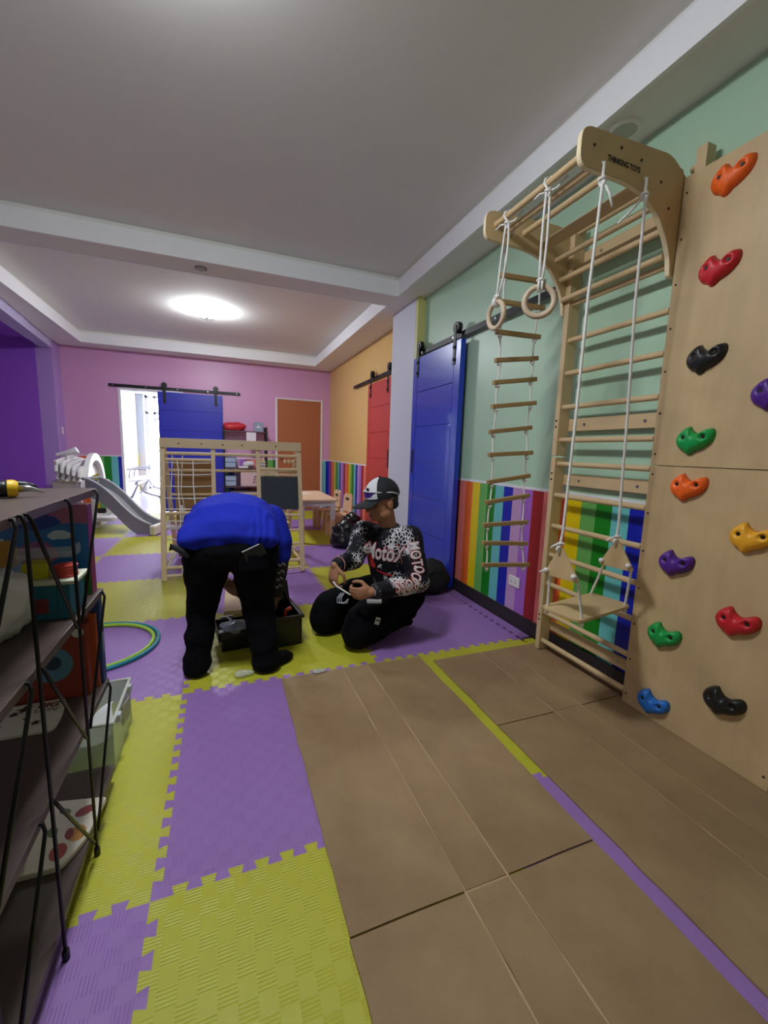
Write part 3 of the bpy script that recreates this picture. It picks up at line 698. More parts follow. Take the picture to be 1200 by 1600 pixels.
# ---- swing on the near canopy side
sg = thing('board_swing', (1.76, 0.29, 0.5), 'wooden board swing with triangular plates hung on long white ropes', 'swing')
SR = Matrix.Rotation(math.radians(11), 3, 'Z'); sc_ = V((1.765, 0.30, 0.50))
so = round_poly([(-.205, -.10, .04), (.205, -.10, .04), (.205, .10, .04), (-.205, .10, .04)], .04, 5)
MB().prism([sc_+SR@V((x, y, 0)) for x, y in so], [sc_+SR@V((x, y, 0.014)) for x, y in so]).build('seat', M_ply, sg, bevel=0.002)
for i, (x, ap, lo, hx) in enumerate(((1.56, (0.279, .802), ((.354, .675), (.174, .689)), 1.568), (1.87, (0.263, .822), ((.338, .704), (.175, .714)), 1.794))):
    tri = round_poly([(ap[0], ap[1]+.012, .022), (lo[0][0]+.01, lo[0][1]-.012, .02), (lo[1][0]-.01, lo[1][1]-.012, .02)], .02, 5)
    pl_ = MB().extr(tri, 0, x-0.006, x+0.006).build('plate', M_ply, sg, bevel=0.0015)
    H = V((hx, 0.262, 2.265)); A = V((x, ap[0], ap[1]-0.004))
    MB().tube([V((hx+.004, 0.294, 2.292)), V((hx+.004, 0.274, 2.300)), V((hx+.004, 0.257, 2.292)), V((hx, 0.253, 2.25)), H.lerp(A, .02)+V((0, -.012, 0)), H.lerp(A, .3), H.lerp(A, .6)+V((.004, 0, 0)), H.lerp(A, .95), A+V((-.010, 0, .004)), A-V((.012, 0, .02))], 0.0058, 9).build('rope', M_rope, sg, smooth=True)
    kn = MB(); q = H+V((0, -.008, -.035)); kn.torus(q, .011, .0062, (.3, .2, 1), 14, 6); kn.torus(q-V((0, 0, .01)), .009, .006, (1, .3, .2), 14, 6); kn.build('knot', M_rope, sg, smooth=True)
    MB().tube([q, q+V((.02, -.02, -.05)), q+V((.03, -.03, -.10))] if i == 0 else [q, q+V((-.02, .03, -.04)), q+V((-.06, .06, -.09))], 0.0048, 7).build('rope_tail', M_rope, sg, smooth=True)
    kn = MB(); kn.torus(A+V((-.004, 0, .022)), .011, .006, (.2, .3, 1), 14, 6); kn.torus(A+V((-.012, .0, .0)), .010, .006, (0, 1, .2), 14, 6); kn.build('knot', M_rope, sg, smooth=True)
    MB().tube([A+V((-.008, .006, .022)), A+V((-.012, .03, .008)), A+V((-.014, .045, -.006))], .005, 7).build('rope_tail', M_rope, sg, smooth=True)
    for (y, z), dy in zip(lo, (0.085, -0.085)):
        S = sc_+SR@V((-.17 if i == 0 else .17, dy, 0.0)); T = V((x, y-0.012*(1 if dy > 0 else -1), z+0.012))
        MB().tube([T+V((-.012, 0, 0)), T+V((-.002, 0, 0.002)), T+V((.010, 0, -.012)), T.lerp(S, .5)+V((.006, 0, 0)), S+V((0, 0, .016)), S-V((0, 0, .008))], 0.0055, 8).build('rope', M_rope, sg, smooth=True)
        kn = MB(); kn.sphere(T+V((-.013, 0, 0)), .0115, 10, 7); kn.build('knot', M_rope, sg, smooth=True); MB().sphere(S-V((0, 0, .012)), .011, 10, 7).build('knot', M_rope, sg, smooth=True)
        if i == 0 and dy > 0: MB().tube([T+V((-.013, 0, 0)), T+V((-.02, .03, -.016))], .005, 7).build('rope_tail', M_rope, sg, smooth=True)
# ================================================================ shelf rack on the left
M_shelf = mat('dark_walnut_board', '584a45', 0.42, 0.18, 4, bump=0.05, bscale=10, stretch=(14, 1.2, 10))
M_rod = mat('black_rod', '121214', 0.4, 0.1, metal=0.4)
XA, XB_, YA, YB_ = -0.172, -0.55, -0.66, 0.487
rk = thing('storage_rack', (-0.36, -0.08, 0), 'dark wood storage rack with black hairpin rods near the camera', 'shelf rack')
LV = [1.045, 0.715, 0.398, 0.072]
for z in LV:
    MB().box(XB_, XA, YA, YB_, z-0.022, z).build('shelf_board', M_shelf, rk, bevel=0.002)
def rod(a, b, x, hook=0.010):
    o = 1 if x > -0.3 else -1
    xx = x+o*0.007
    pts = [(x-o*0.012, a[0], a[1]), (xx-o*0.001, a[0], a[1]+0.002), (xx+o*0.004, a[0]+(b[0]-a[0])*0.02, a[1]-0.014), (xx+o*0.004, b[0], b[1])]
    MB().tube(pts, 0.0042, 8).build('rod', M_rod, rk, smooth=True)
for x in (XA, XB_):
    for y in (-0.348, -0.078, 0.190):
        rod((y, 1.040), (y+0.005, 0.004), x)
        MB().cyl((x+(0.011 if x == XA else -0.011), y+0.005, 0.0), (x+(0.011 if x == XA else -0.011), y+0.005, 0.024), 0.008, n=10).build('rubber_foot', M_blackpl, rk)
    for k in range(3):
        zt, zb = LV[k]-0.006, LV[k+1]-0.010
        for (a, b) in ((-0.050, 0.175), (0.455, 0.215), (-0.112, -0.335), (-0.62, -0.375)): rod((a, zt), (b, zb), x)
# ---- things on the top board
t = thing('screwdriver', (-0.30, 0.22, 1.045), 'black handled tool with a yellow collar lying on the rack top', 'screwdriver')
a, b = V((-0.40, 0.19, 1.068)), V((-0.285, 0.225, 1.068)); d = (b-a).normalized()
MB().tube([a, a+d*.005, a+d*.06, b-d*.02, b-d*0.012], .02, 14, rs=[.014, .019, .0205, .021, .021]).build('handle', M_blackpl, t, smooth=True)
MB().tube([b-d*.012, b, b+d*.008], .022, 14, rs=[.0225, .0225, .017]).build('collar', mat('tool_yellow', 'e0b411', .45), t, auto=.6)
MB().tube([b+d*.008, b+d*.03, b+d*.06-V((0, 0, .012))], .008, 8, rs=[.010, .007, .001]).build('tip', M_steel, t, smooth=True)
t = thing('pliers', (-0.34, 0.40, 1.045), 'black pliers lying behind the yellow collared tool on the rack top', 'pliers')
MB().tube([(-.42, .39, 1.058), (-.36, .40, 1.066), (-.325, .405, 1.062), (-.30, .41, 1.055)], .010, 8, rs=[.007, .011, .011, .005]).build('grip', M_blackpl, t, smooth=True)
MB().tube([(-.42, .43, 1.056), (-.36, .42, 1.060), (-.325, .40, 1.058), (-.295, .39, 1.052)], .009, 8, rs=[.006, .010, .010, .004]).build('grip', M_blackpl, t, smooth=True)
# ---- upper tier: picture box, teal carton, clear tub, red tub, carrier bag
def picture_mat():
    m = bpy.data.materials.new('picture_box_print'); m.use_nodes = True; T = m.node_tree; b = T.nodes['Principled BSDF']
    tc = nd(T, 'ShaderNodeTexCoord'); sp = nd(T, 'ShaderNodeSeparateXYZ'); T.links.new(tc.outputs['Object'], sp.inputs[0]); X, Z = sp.outputs[0], sp.outputs[2]
    ns = nd(T, 'ShaderNodeTexNoise'); ns.inputs['Scale'].default_value = 14; T.links.new(tc.outputs['Object'], ns.inputs[0])
    N = mth(T, 'MULTIPLY', mth(T, 'SUBTRACT', ns.outputs['Fac'], 0.5), 0.05)
    def disc(cx, cz, rx, rz):
        a = mth(T, 'DIVIDE', mth(T, 'SUBTRACT', mth(T, 'ADD', X, N), cx), rx); c = mth(T, 'DIVIDE', mth(T, 'SUBTRACT', mth(T, 'ADD', Z, N), cz), rz)
        return mth(T, 'LESS_THAN', mth(T, 'ADD', mth(T, 'MULTIPLY', a, a), mth(T, 'MULTIPLY', c, c)), 1.0)
    c = mixc(T, mth(T, 'GREATER_THAN', mth(T, 'ADD', Z, N), 0.225), lin('2c6fb4'), lin('b0648c'))
    for (cx, cz, rx, rz, col) in ((0.02, 0.235, .07, .022, '1d3fa0'), (.09, .195, .032, .012, 'c9d8df'), (-.08, .185, .03, .012, 'b9ccd9'), (-.05, .14, .045, .04, 'c68a2a'), (.03, .14, .05, .04, 'a25a8e'), (.08, .03, .12, .05, '3a7a34'), (-.10, .05, .08, .05, 'b3812e')):
        c = mixc(T, disc(cx, cz, rx, rz), c, lin(col))
    T.links.new(c, b.inputs['Base Color']); b.inputs['Roughness'].default_value = 0.35; return m
t = thing('picture_box', (-0.33, 0.44, 0.715), 'large illustrated game box with blue sky and clouds standing on the rack', 'box')
MB().box(-0.50, -0.186, 0.420, 0.470, 0.716, 1.00).build('printed_box', picture_mat(), t, bevel=0.002)
MB().box(-0.1858, -0.1845, 0.421, 0.469, 0.718, 0.998).build('spine', mat('magenta_card', '9a3068', .4), t)
t = thing('teal_carton', (-0.255, 0.28, 0.715), 'teal cardboard carton under a red tub on the rack', 'box')
MB().box(-0.335, -0.186, 0.225, 0.345, 0.716, 0.812).build('carton', mat('teal_card', '27708a', .5, .1), t, bevel=0.002)  # teal deepened so the colour carries the shade under the top board
MB().box(-0.215, -0.212, 0.2242, 0.2252, 0.717, 0.811).build('tape_line', mat('carton_tape', '1d5f78', .4), t)
MB().box(-0.318, -0.235, 0.2238, 0.2252, 0.735, 0.775).build('print', mat('carton_print', '8a3a3c', .5, .6, 60), t)
t = thing('shallow_carton', (-0.25, 0.275, 0.8125), 'white shallow lid lying on the teal carton', 'lid')
MB().box(-0.315, -0.168, 0.215, 0.335, 0.8125, 0.824).build('lid', mat('ivory_card', 'd9dcc4', .5), t, bevel=0.003)
t = thing('red_tub', (-0.20, 0.27, 0.824), 'round red tub with ribbed side on the white lid', 'tub')
MB().lathe((-0.203, 0.265, 0.8243), [(.026, 0), (.028, .002), (.028, .006), (.0265, .008), (.0265, .024), (.028, .026), (.028, .031), (.024, .033)], 24).build('tub', mat('red_tub', 'c0392f', .4), t, auto=.5)
t = thing('yellow_block', (-0.268, 0.27, 0.824), 'yellow green box beside the round red tub', 'box')
MB().obox((-0.268, 0.27, 0.8455), (.055, .06, .043), .15).build('block', mat('acid_yellow_card', 'c9bb1c', .5), t, bevel=0.002)
t = thing('clear_tray', (-0.28, 0.37, 0.865), 'clear plastic tray resting on the yellow box in front of the picture box', 'tray')
ctm = mat('clear_plastic', 'e8eef0', .08, 0.0, alpha=.22)
MB().box(-.34, -.205, .34, .41, .858, .860).build('tray_base', ctm, t); MB().box(-.34, -.205, .34, .342, .860, .890).build('tray_side', ctm, t); MB().box(-.207, -.205, .342, .41, .860, .890).build('tray_side', ctm, t)
MB().box(-.36, -.33, .355, .40, .7155, .858).build('tray_stand', ctm, t)
M_bag = mat('thin_white_plastic', 'cfccca', .35, .08, 14, bump=.5, bscale=26)  # white toned down, shade between the boards put into the colour
def crumple(name, c, r, mat_, lab, cat, seed, amp=.35, flat=None, parent=None, f=6.0, n=26, m=18, group=None):
    mb = MB().sphere(c, r, n, m); c = V(c)
    for i, p in enumerate(mb.v):
        d = p-c; k = 1+amp*(noise.noise(d*f/max(r)*0.25+V((seed, 1.7, 3.1)))+.5*noise.noise(d*f/max(r)*.6+V((seed*2, 5.7, .1))))
        q = c+d*k
        if flat is not None and q.z < flat: q.z = flat+.001*noise.noise(q*20)+.001
        mb.v[i] = q
    o = mb.build(name, mat_, parent, smooth=True)
    if parent is None: tag(o, lab, cat, group)
    return o
crumple('plastic_bag', (-.30, .12, .80), (.062, .10, .095), M_bag, 'crumpled white plastic bag on the upper tier of the rack', 'bag', 3, .30, .7155)
crumple('plastic_bag', (-.33, -.10, .79), (.09, .10, .085), mat('pinkish_plastic', 'd9bdbd', .4, .15, 8, bump=.4, bscale=22), 'pink tinted plastic bag at the near end of the rack', 'bag', 8, .3, .7155)
# ---- middle tier
t = thing('blue_folder', (-0.27, 0.465, 0.398), 'tall dark blue book standing at the far end of the rack', 'book')
MB().box(-.36, -.177, .448, .484, .3985, .690).build('cover', mat('navy_card', '20427e', .4), t, bevel=.002)
MB().box(-.1769, -.1760, .460, .470, .50, .57).build('spine_label', mat('label_grey', 'aab6c0', .5), t)
t = thing('orange_book', (-0.28, 0.437, 0.398), 'orange book with a thick spine leaning beside the dark blue book', 'book')
MB().obox((-.28, .437, .524), (.19, .016, .25)).build('cover', mat('orange_card', 'b4522a', .45), t, bevel=.002)
t = thing('toy_box', (-0.30, 0.405, 0.398), 'red toy box printed with a blue disc and white badge', 'box')
MB().box(-.43, -.200, .385, .425, .3985, .635).build('carton', mat('brick_red_card', '8e3626', .45, .2, 16), t, bevel=.002)  # red darkened in place of the shade inside the rack
dk = MB(); dk.cyl((-.295, .3845, .515), (-.295, .3835, .515), .056, n=32); dk.build('disc_print', mat('print_blue', '5b86a0', .5, .15, 30), t)
dk = MB(); dk.cyl((-.290, .3834, .520), (-.290, .3828, .520), .022, n=24); dk.build('dark_print', mat('print_dark', '22384a', .5), t)
dk = MB(); dk.cyl((-.222, .3845, .610), (-.222, .3835, .610), .016, n=24); dk.build('badge_print', mat('print_white', 'd2cfcc', .5), t)
t = thing('lettered_board', (-.33, .29, .398), 'white lettered card reading BIG LIVIN lying on the third rack board', 'board')
bd = round_poly([(-.44, .215, .01), (-.245, .215, .02), (-.245, .285, .02), (-.262, .375, .01), (-.44, .365, .01)], .01, 3)
bdm = MB().extr(bd, 2, .3985, .408).build('board', mat('cream_card', 'ddd6c6', .45, .05), t, bevel=.0015)
put_text('BIG', .034, (-.295, .345, .408), (1, -.06, 0), (.06, 1, 0), mat('maroon_print', '6e1c18', .5), bdm, bold=.0012)
put_text("LIVIN'", .024, (-.292, .318, .408), (1, -.06, 0), (.06, 1, 0), mat('dark_print_ink', '3a2c28', .5), bdm)
for (x, y, r) in ((-.35, .34, .022), (-.37, .32, .015), (-.33, .29, .012), (-.30, .26, .014), (-.39, .26, .016)):
    q = MB(); q.add([(x+r*math.cos(k*PI/5)*(1 if k % 2 else .45), y+r*math.sin(k*PI/5)*(1 if k % 2 else .5), .4088) for k in range(10)], [tuple(range(10))]); q.build('ink_sketch', mat('dark_print_ink', '3a2c28', .5), bdm)
# ---- bottom tier
t = thing('fruit_tray', (-.25, .22, .072), 'pale tray printed with red fruits on the lowest rack board', 'tray')
tp = round_poly([(-.37, .10, .02), (-.215, .095, .02), (-.178, .17, .02), (-.158, .315, .01), (-.38, .36, .02)], .02, 4)
trm = MB().extr(tp, 2, .0725, .088).build('tray', mat('cream_tray', 'e2d9c8', .35, .04), t, bevel=.003)
for (x, y, rx, ry, a, c) in ((-.205, .275, .026, .018, .5, '8e2a2a'), (-.205, .195, .022, .028, .3, 'c98a3a'), (-.235, .145, .020, .028, .2, 'b0463a'), (-.27, .22, .012, .02, .4, '56743c'), (-.26, .29, .01, .018, 1, '56743c'), (-.225, .20, .010, .02, .2, '8e2a2a')):
    q = MB(); q.add([(x+rx*math.cos(k*PI/9)*math.cos(a)-ry*math.sin(k*PI/9)*math.sin(a), y+rx*math.cos(k*PI/9)*math.sin(a)+ry*math.sin(k*PI/9)*math.cos(a), .0884+.0001*(c[0] == '8')) for k in range(18)], [tuple(range(18))]); q.build('fruit_print', mat('fruit_'+c, c, .4, .2, 40), trm)
crumple('plastic_sack', (-.385, .10, .16), (.095, .20, .085), mat('cloudy_plastic', 'cfc6b2', .3, .12, 10, bump=.5, bscale=20), 'cloudy plastic sack on the lowest rack board', 'bag', 13, .25, .0725)
t = thing('plastic_tub', (-.30, .70, 0), 'pale green clear plastic tub on the mat behind the rack', 'tub')
tub = MB(); x0, x1, y0, y1, h = -.44, -.185, .545, .86, .19; th = .004
tm = mat('green_clear_plastic', 'cfdcc0', .2, .03, alpha=.62)
for (a, b, c, d) in ((x0, x1, y0, y0+th), (x0, x1, y1-th, y1), (x0, x0+th, y0+th, y1-th), (x1-th, x1, y0+th, y1-th)): MB().box(a, b, c, d, .004, h).build('tub_wall', tm, t)
MB().box(x0, x1, y0, y1, .001, .004).build('tub_base', tm, t)
rp = [V((x0, y0, h)), V((x1, y0, h)), V((x1, y1, h)), V((x0, y1, h))]
MB().tube(rp, .008, 8, closed=True).build('tub_rim', mat('tub_rim_plastic', 'c9cdc2', .3), t)
for y in (.60, .80): MB().obox((x1+.008, y, h-.01), (.018, .03, .03)).build('clip', mat('tub_clip', 'b9bec2', .3), t, bevel=.003)
t = thing('grey_label', (-.165, .72, .11), 'silvery grey card label taped to the plastic tub', 'label')
MB().obox((-.176, .715, .13), (.004, .075, .075), -.15).build('card', mat('silver_card', '9a9a94', .35, .15, 30), t)
t = thing('paper_sheet', (-.24, .60, .02), 'crumpled white paper sheet inside the plastic tub', 'paper')
MB().grid(lambda u, v: V((-.40+.19*u+.01*math.sin(v*6), .565+.18*v, .03+.12*u+.03*math.sin(u*5+v*4))), 10, 10).build('sheet', mat('paper_white', 'e6e8e6', .5), t, smooth=True)
# ---- hula hoops
for (r, col, z, lab, cx) in ((.336, '18808c', .0115, 'teal hula hoop lying on the purple mats', -.517), (.311, '9cc832', .0115, 'lime green hula hoop lying inside the teal one', -.520)):
    MBo = MB().torus((cx, 1.66, z), r, .0112, (0, 0, 1), 72, 10)
    o = MBo.build('hula_hoop', mat('hoop_'+col, col, .35, .03), None, smooth=True); tag(o, lab, 'hula hoop')
# ================================================================ wooden climbing frame (front face leans back)
YF, YT, HT = 2.905, 3.17, 1.245
def fp(x, z, off=0.0):      # point on the leaning front face; x given at floor width, narrowing is natural perspective
    return V((x, YF+(YT-YF)*z/HT+off, z))
M_frame = wood_mat('frame_pine', 'dcc29a', .5, 'Z'); M_framex = wood_mat('frame_pine_cross', 'dcc29a', .5, 'X')
cf = thing('climbing_gym', (0.32, 3.3, 0), 'wooden climbing frame with a rope net and chalkboard in the middle of the room', 'climbing frame')
XL_, XR_ = -0.285, 0.925
def post(a, b, w, d, name, m=M_frame):
    a, b = V(a), V(b); t = (b-a).normalized(); u = V((1, 0, 0)); u = (u-t*u.dot(t)).normalized(); n = t.cross(u)
    q = MB(); c = []
    for p in (a, b): c += [p+u*w/2*i+n*d/2*j for (i, j) in ((-1, -1), (1, -1), (1, 1), (-1, 1))]
    q.add(c, [(0, 3, 2, 1), (4, 5, 6, 7), (0, 1, 5, 4), (1, 2, 6, 5), (2, 3, 7, 6), (3, 0, 4, 7)]); return q.build(name, m, cf, bevel=.003)
for x in (XL_, XR_): post(fp(x, .006), fp(x, 1.24), .042, .036, 'post')
for x in (0.135, 0.535): post(fp(x, .40 if x < .3 else .42), fp(x, 1.18), .036, .03, 'middle_post')
YBk = 3.98
for x in (XL_, XR_): post((x, YBk, .012), (x, YT+.05, 1.22), .042, .036, 'back_post')
MB().prism([fp(XL_-.02, 1.165, -.022), fp(XR_+.02, 1.165, -.022), fp(XR_+.02, 1.25, -.022), fp(XL_-.02, 1.25, -.022)], [fp(XL_-.02, 1.165, -.038), fp(XR_+.02, 1.165, -.038), fp(XR_+.02, 1.25, -.038), fp(XL_-.02, 1.25, -.038)]).build('top_plate', mat('frame_ply', 'cdb48c', .5, .08, 3, stretch=(1, 5, 5)), cf, bevel=.002)
for x in (-.15, .04, .22, .39, .70): MB().cyl(fp(x, 1.205, -.038), fp(x, 1.205, -.041), .007, n=8).build('screw', M_screw, cf)
def rung(x0, x1, z, r=.013): MB().cyl(fp(x0, z), fp(x1, z), r, n=10).build('rung', M_framex, cf, auto=.8)
rung(XL_, XR_, 1.115, .015); rung(XL_, .135, 1.06); rung(XL_, .135, .585, .014); rung(XL_, XR_, .115, .016); rung(XL_, XR_, .045)
for z in (.985, .93): rung(.535, XR_, z)
for z in (.545, .40, .27): rung(.535, XR_, z)
for z in (.20, .45, .70, .95): MB().cyl((XL_, YBk-(YBk-YT-.05)*z/1.22, z), (XR_, YBk-(YBk-YT-.05)*z/1.22, z), .013, n=10).build('back_rung', M_framex, cf)
for (x, z) in ((XL_, .08), (XR_, .08), (XL_, 1.08), (XR_, 1.08)):
    MB().cyl((x, fp(0, z).y, z), (x, YBk-(YBk-YT-.05)*z/1.22, z), .013, n=10).build('side_bar', M_frame, cf)
# net
nx = [-.175, -.075]
for i, x in enumerate((-.165, -.04)):
    MB().tube([fp(x+.004*math.sin(k*1.7+i)+.003*k, 1.05-k*.10, -.004) for k in range(11)], .0055, 6).build('net_rope', M_rope, cf, smooth=True)
for k, z in enumerate((1.035, .93, .825, .72, .625, .52, .36, .24)):
    MB().tube([fp(XL_+.02, z, -.002), fp(-.165, z-.004, -.002), fp(-.04, z-.006, -.002), fp(.125, z, -.002)], .0055, 6).build('net_rope', M_rope, cf, smooth=True)
# chalkboard and toy bars on the right side
bbm = mat('chalkboard', '28323c', .7, .06, 6)
MB().prism([fp(.555, .605, -.012), fp(.905, .605, -.012), fp(.905, .915, -.012), fp(.555, .915, -.012)], [fp(.555, .605, -.026), fp(.905, .605, -.026), fp(.905, .915, -.026), fp(.555, .915, -.026)]).build('chalkboard', bbm, cf, bevel=.002)
for x in (.80, .84, .88): MB().sphere((x, YT+.03, 1.06), .02, 12, 8).build('counting_bead', M_framex, cf, smooth=True)
MB().box(.56, .70, YT-.06, YT-.03, .945, 1.0).build('roller_block', M_framex, cf)
# swing inside the frame
for x in (-.245, -.16): MB().tube([(x+.03, 3.25, 1.10), (x, 3.32, .75), (x-.045 if x < -.2 else x+.05, 3.42, .40)], .005, 6).build('swing_rope', M_rope, cf, smooth=True)
MB().extr(round_poly([(-.34, 3.28, .05), (-.02, 3.28, .05), (-.02, 3.46, .05), (-.34, 3.46, .05)], .05, 4), 2, .395, .412).build('swing_seat', M_whitepl, cf, bevel=.003)
post((-.10, 3.40, .06), (-.16, 3.30, .62), .03, .02, 'ramp_bar', M_whitepl)
MB().tube([(XL_-.01, 2.98, .04), (-.20, 3.05, .22), (-.12, 3.2, .42)], .012, 8).build('slide_support', M_whitepl, cf)
for (z, y) in ((.36, 3.55), (.22, 3.6)): MB().box(.60, .90, y, y+.16, z, z+.018).build('step_board', M_framex, cf, bevel=.002)
MB().tube([(.62, 3.5, .52), (.78, 3.42, .46), (.86, 3.38, .44)], .018, 8).build('loose_dowel', M_framex, cf)
# brown panel leaning inside
t = thing('upright_cardboard', (-.10, 3.62, 0), 'brown cardboard panel standing behind the rope net', 'cardboard')
MB().prism([V((-.235, 3.72, .02)), V((.11, 3.72, .02)), V((.11, 3.50, 1.06)), V((-.235, 3.50, 1.06))], [V((-.235, 3.73, .02)), V((.11, 3.73, .02)), V((.11, 3.51, 1.06)), V((-.235, 3.51, 1.06))]).build('panel', mat('kraft_panel', 'a07c4e', .6, .08, 3), t)
for z in (.33, .63, .86): MB().box(-.234, .109, 3.72-.22*(z-.02)/1.04-.003, 3.72-.22*(z-.02)/1.04-.001, z, z+.008).build('crease', mat('kraft_dark', '8a6b42', .7), t)
# plank on the mats between the legs of the bending man
t = thing('wooden_plank', (.34, 2.2, 0), 'pale wooden plank lying on the mats behind the toolbox', 'plank')
MB().obox((.335, 2.25, .02), (.26, .62, .036), -.03).build('plank', M_wood, t, bevel=.003)
# ================================================================ white plastic play tower with grey slide
pt = thing('play_tower', (-1.75, 6.2, 0), 'white plastic toddler play tower with a telescope and grey slide', 'slide')
MB().extr(round_poly([(-2.1, 5.75, .06), (-1.40, 5.75, .06), (-1.40, 6.75, .06), (-2.1, 6.75, .06)], .06, 4), 2, .002, .07).build('base', M_whitepl, pt, bevel=.01)
MB().box(-1.95, -1.45, 5.85, 6.65, .46, .50).build('deck', M_whitepl, pt, bevel=.008)
for k in range(5):      # wavy canopy fins
    x = -1.84+k*.062; fin = [(5.60+.03*k, .94-.022*k), (5.62, .88-.02*k), (5.60, .80-.02*k), (5.66, .76-.015*k), (5.62, .70-.01*k), (5.72, .64), (5.80, .68), (6.5, .72), (6.5, .98-.02*k), (6.2, 1.0-.02*k)]
    MB().extr(fin, 0, x, x+.035).build('canopy_fin', M_whitepl, pt, bevel=.008)
arch = [(6.15+.50*math.cos(PI*k/16), .50+.54*math.sin(PI*k/16)) for k in range(17)]; ai = [(6.15+.40*math.cos(PI*k/16), .50+.43*math.sin(PI*k/16)) for k in range(16, -1, -1)]
MB().extr(arch+ai, 0, -1.56, -1.49).build('arch', M_whitepl, pt, bevel=.01)
arch = [(6.1+.36*math.cos(PI*k/16), .50+.40*math.sin(PI*k/16)) for k in range(17)]; ai = [(6.1+.29*math.cos(PI*k/16), .50+.32*math.sin(PI*k/16)) for k in range(16, -1, -1)]
MB().extr(arch+ai, 0, -1.66, -1.60).build('arch', M_whitepl, pt, bevel=.01)
sp_ = MB(); sp_.box(-1.92, -1.60, 5.76, 5.80, .07, .66); sp_.build('side_panel', mat('cream_plastic', 'e3ddd2', .4), pt, bevel=.008)
for (x, z) in ((-1.72, .52), (-1.65, .50)): MB().cyl((x, 5.755, z), (x, 5.750, z), .03, n=16).build('cutout_shade', mat('warm_shadow', '8d6a5a', .6), pt)  # solid discs coloured like the shade inside round openings
for x in (-1.47,): 
    for y in (5.8, 6.6): MB().box(x-.03, x+.03, y-.03, y+.03, .07, .62).build('pillar', M_whitepl, pt, bevel=.008)
MB().tube([(-1.90, 5.95, 1.00), (-1.80, 5.95, 1.03), (-1.78, 5.95, 1.035), (-1.68, 5.95, 1.07), (-1.66, 5.95, 1.08)], .05, 14, rs=[.028, .032, .04, .046, .046]).build('telescope', M_whitepl, pt, auto=.6)
MB().cyl((-1.78, 5.95, .92), (-1.78, 5.95, 1.02), .02).build('telescope_stand', M_whitepl, pt)
rl_ = MB(); rl_.tube([(-1.60, 5.85, .665), (-1.36, 5.62, .665)], .02, 8); rl_.build('hand_rail', M_greypl, pt)
# stairs frame on the right of the tower
st = MB(); st.tube([(-1.33, 5.95, .12), (-1.33, 5.95, .42), (-1.33, 6.05, .47), (-1.33, 6.12, .42), (-1.33, 6.12, .12)], .022, 8); st.build('step_frame', M_whitepl, pt, smooth=True)
for z in (.22, .33): MB().cyl((-1.33, 5.95, z), (-1.33, 6.12, z), .016, n=8).build('step_bar', M_whitepl, pt)
MB().extr(round_poly([(-1.44, 5.6, .04), (-1.20, 5.75, .04), (-1.28, 6.3, .04), (-1.44, 6.3, .04)], .04, 4), 2, .10, .15).build('step_plate', M_whitepl, pt, bevel=.01)
# slide
A, B = V((-1.40, 5.52, .60)), V((-.64, 5.26, .03)); dr = (B-A); hd = V((dr.x, dr.y, 0)).normalized(); sd = V((-hd.y, hd.x, 0))
def spt(t):
    p = A+V((dr.x, dr.y, 0))*t; z = .03+.59*(1-t)+.045*math.sin(2*PI*t)-.0; p.z = z; return p
N_ = 18
for (a, b, h0, h1, nm, m) in ((-.13, .13, -.012, .0, 'slide_bed', M_greypl), (-.155, -.13, -.12, .10, 'slide_side', M_greypl), (.13, .155, -.12, .10, 'slide_side', M_greypl)):
    q = MB()
    for k in range(N_+1):
        p = spt(k/N_); q.v += [p+sd*a+V((0, 0, h0)), p+sd*b+V((0, 0, h0)), p+sd*b+V((0, 0, h1)), p+sd*a+V((0, 0, h1))]
    for k in range(N_):
        for c in range(4): q.f.append([4*k+c, 4*k+(c+1) % 4, 4*k+4+(c+1) % 4, 4*k+4+c])
    for p_ in q.v: p_.z = max(p_.z, .002)
    q.f += [[0, 1, 2, 3], [4*N_, 4*N_+1, 4*N_+2, 4*N_+3]]; q.build(nm, m, pt)
for s in (-.143, .143):
    MB().tube([spt(k/N_)+sd*s+V((0, 0, .108)) for k in range(N_+1)], .014, 8).build('slide_rim', mat('light_grey_plastic', 'c4c5ca', .4), pt, smooth=True)
    MB().tube([spt(k/N_)+sd*s+V((0, 0, -.10)) for k in range(1, N_-4)], .009, 6).build('slide_lower_rim', mat('light_grey_plastic', 'c4c5ca', .4), pt, smooth=True)
MB().tube([spt(0)+sd*-.19+V((0, 0, .10)), spt(0)+sd*.19+V((0, 0, .10))], .02, 8).build('slide_top_bar', M_greypl, pt)
MB().obox(V((-.60, 5.18, .07)), (.36, .08, .13), math.atan2(sd.y, sd.x)).build('slide_foot', mat('cream_plastic', 'e3ddd2', .4), pt, bevel=.02)
# ================================================================ metal rack against the pink wall
br = thing('utility_rack', (.60, 7.0, 0), 'black metal rack with boxes between the blue door and brown door', 'shelf rack')
for x in (.26, .985):
    for y in (6.86, 7.15): MB().box(x-.012, x+.012, y-.012, y+.012, 0, 1.56).build('post', M_black, br)
BL = [.12, .47, .80, 1.455]
for z in BL: MB().box(.235, 1.0, 6.85, 7.165, z, z+.02).build('shelf_board', mat('plum_board', '5b4149', .5), br)
t = crumple('red_bag', (.43, 6.99, 1.545), (.20, .10, .085), mat('red_fabric', 'c22b35', .5, .1, 8), 'red fabric bag slumped on top of the metal rack', 'bag', 21, .28, 1.476)
t = thing('grey_carton', (.86, 7.0, 1.475), 'grey blue carton with a pale triangle print on top of the metal rack', 'box'); MB().box(.78, .935, 6.93, 7.07, 1.4755, 1.64).build('carton', mat('grey_blue_card', '8d9bb0', .5), t, bevel=.003)
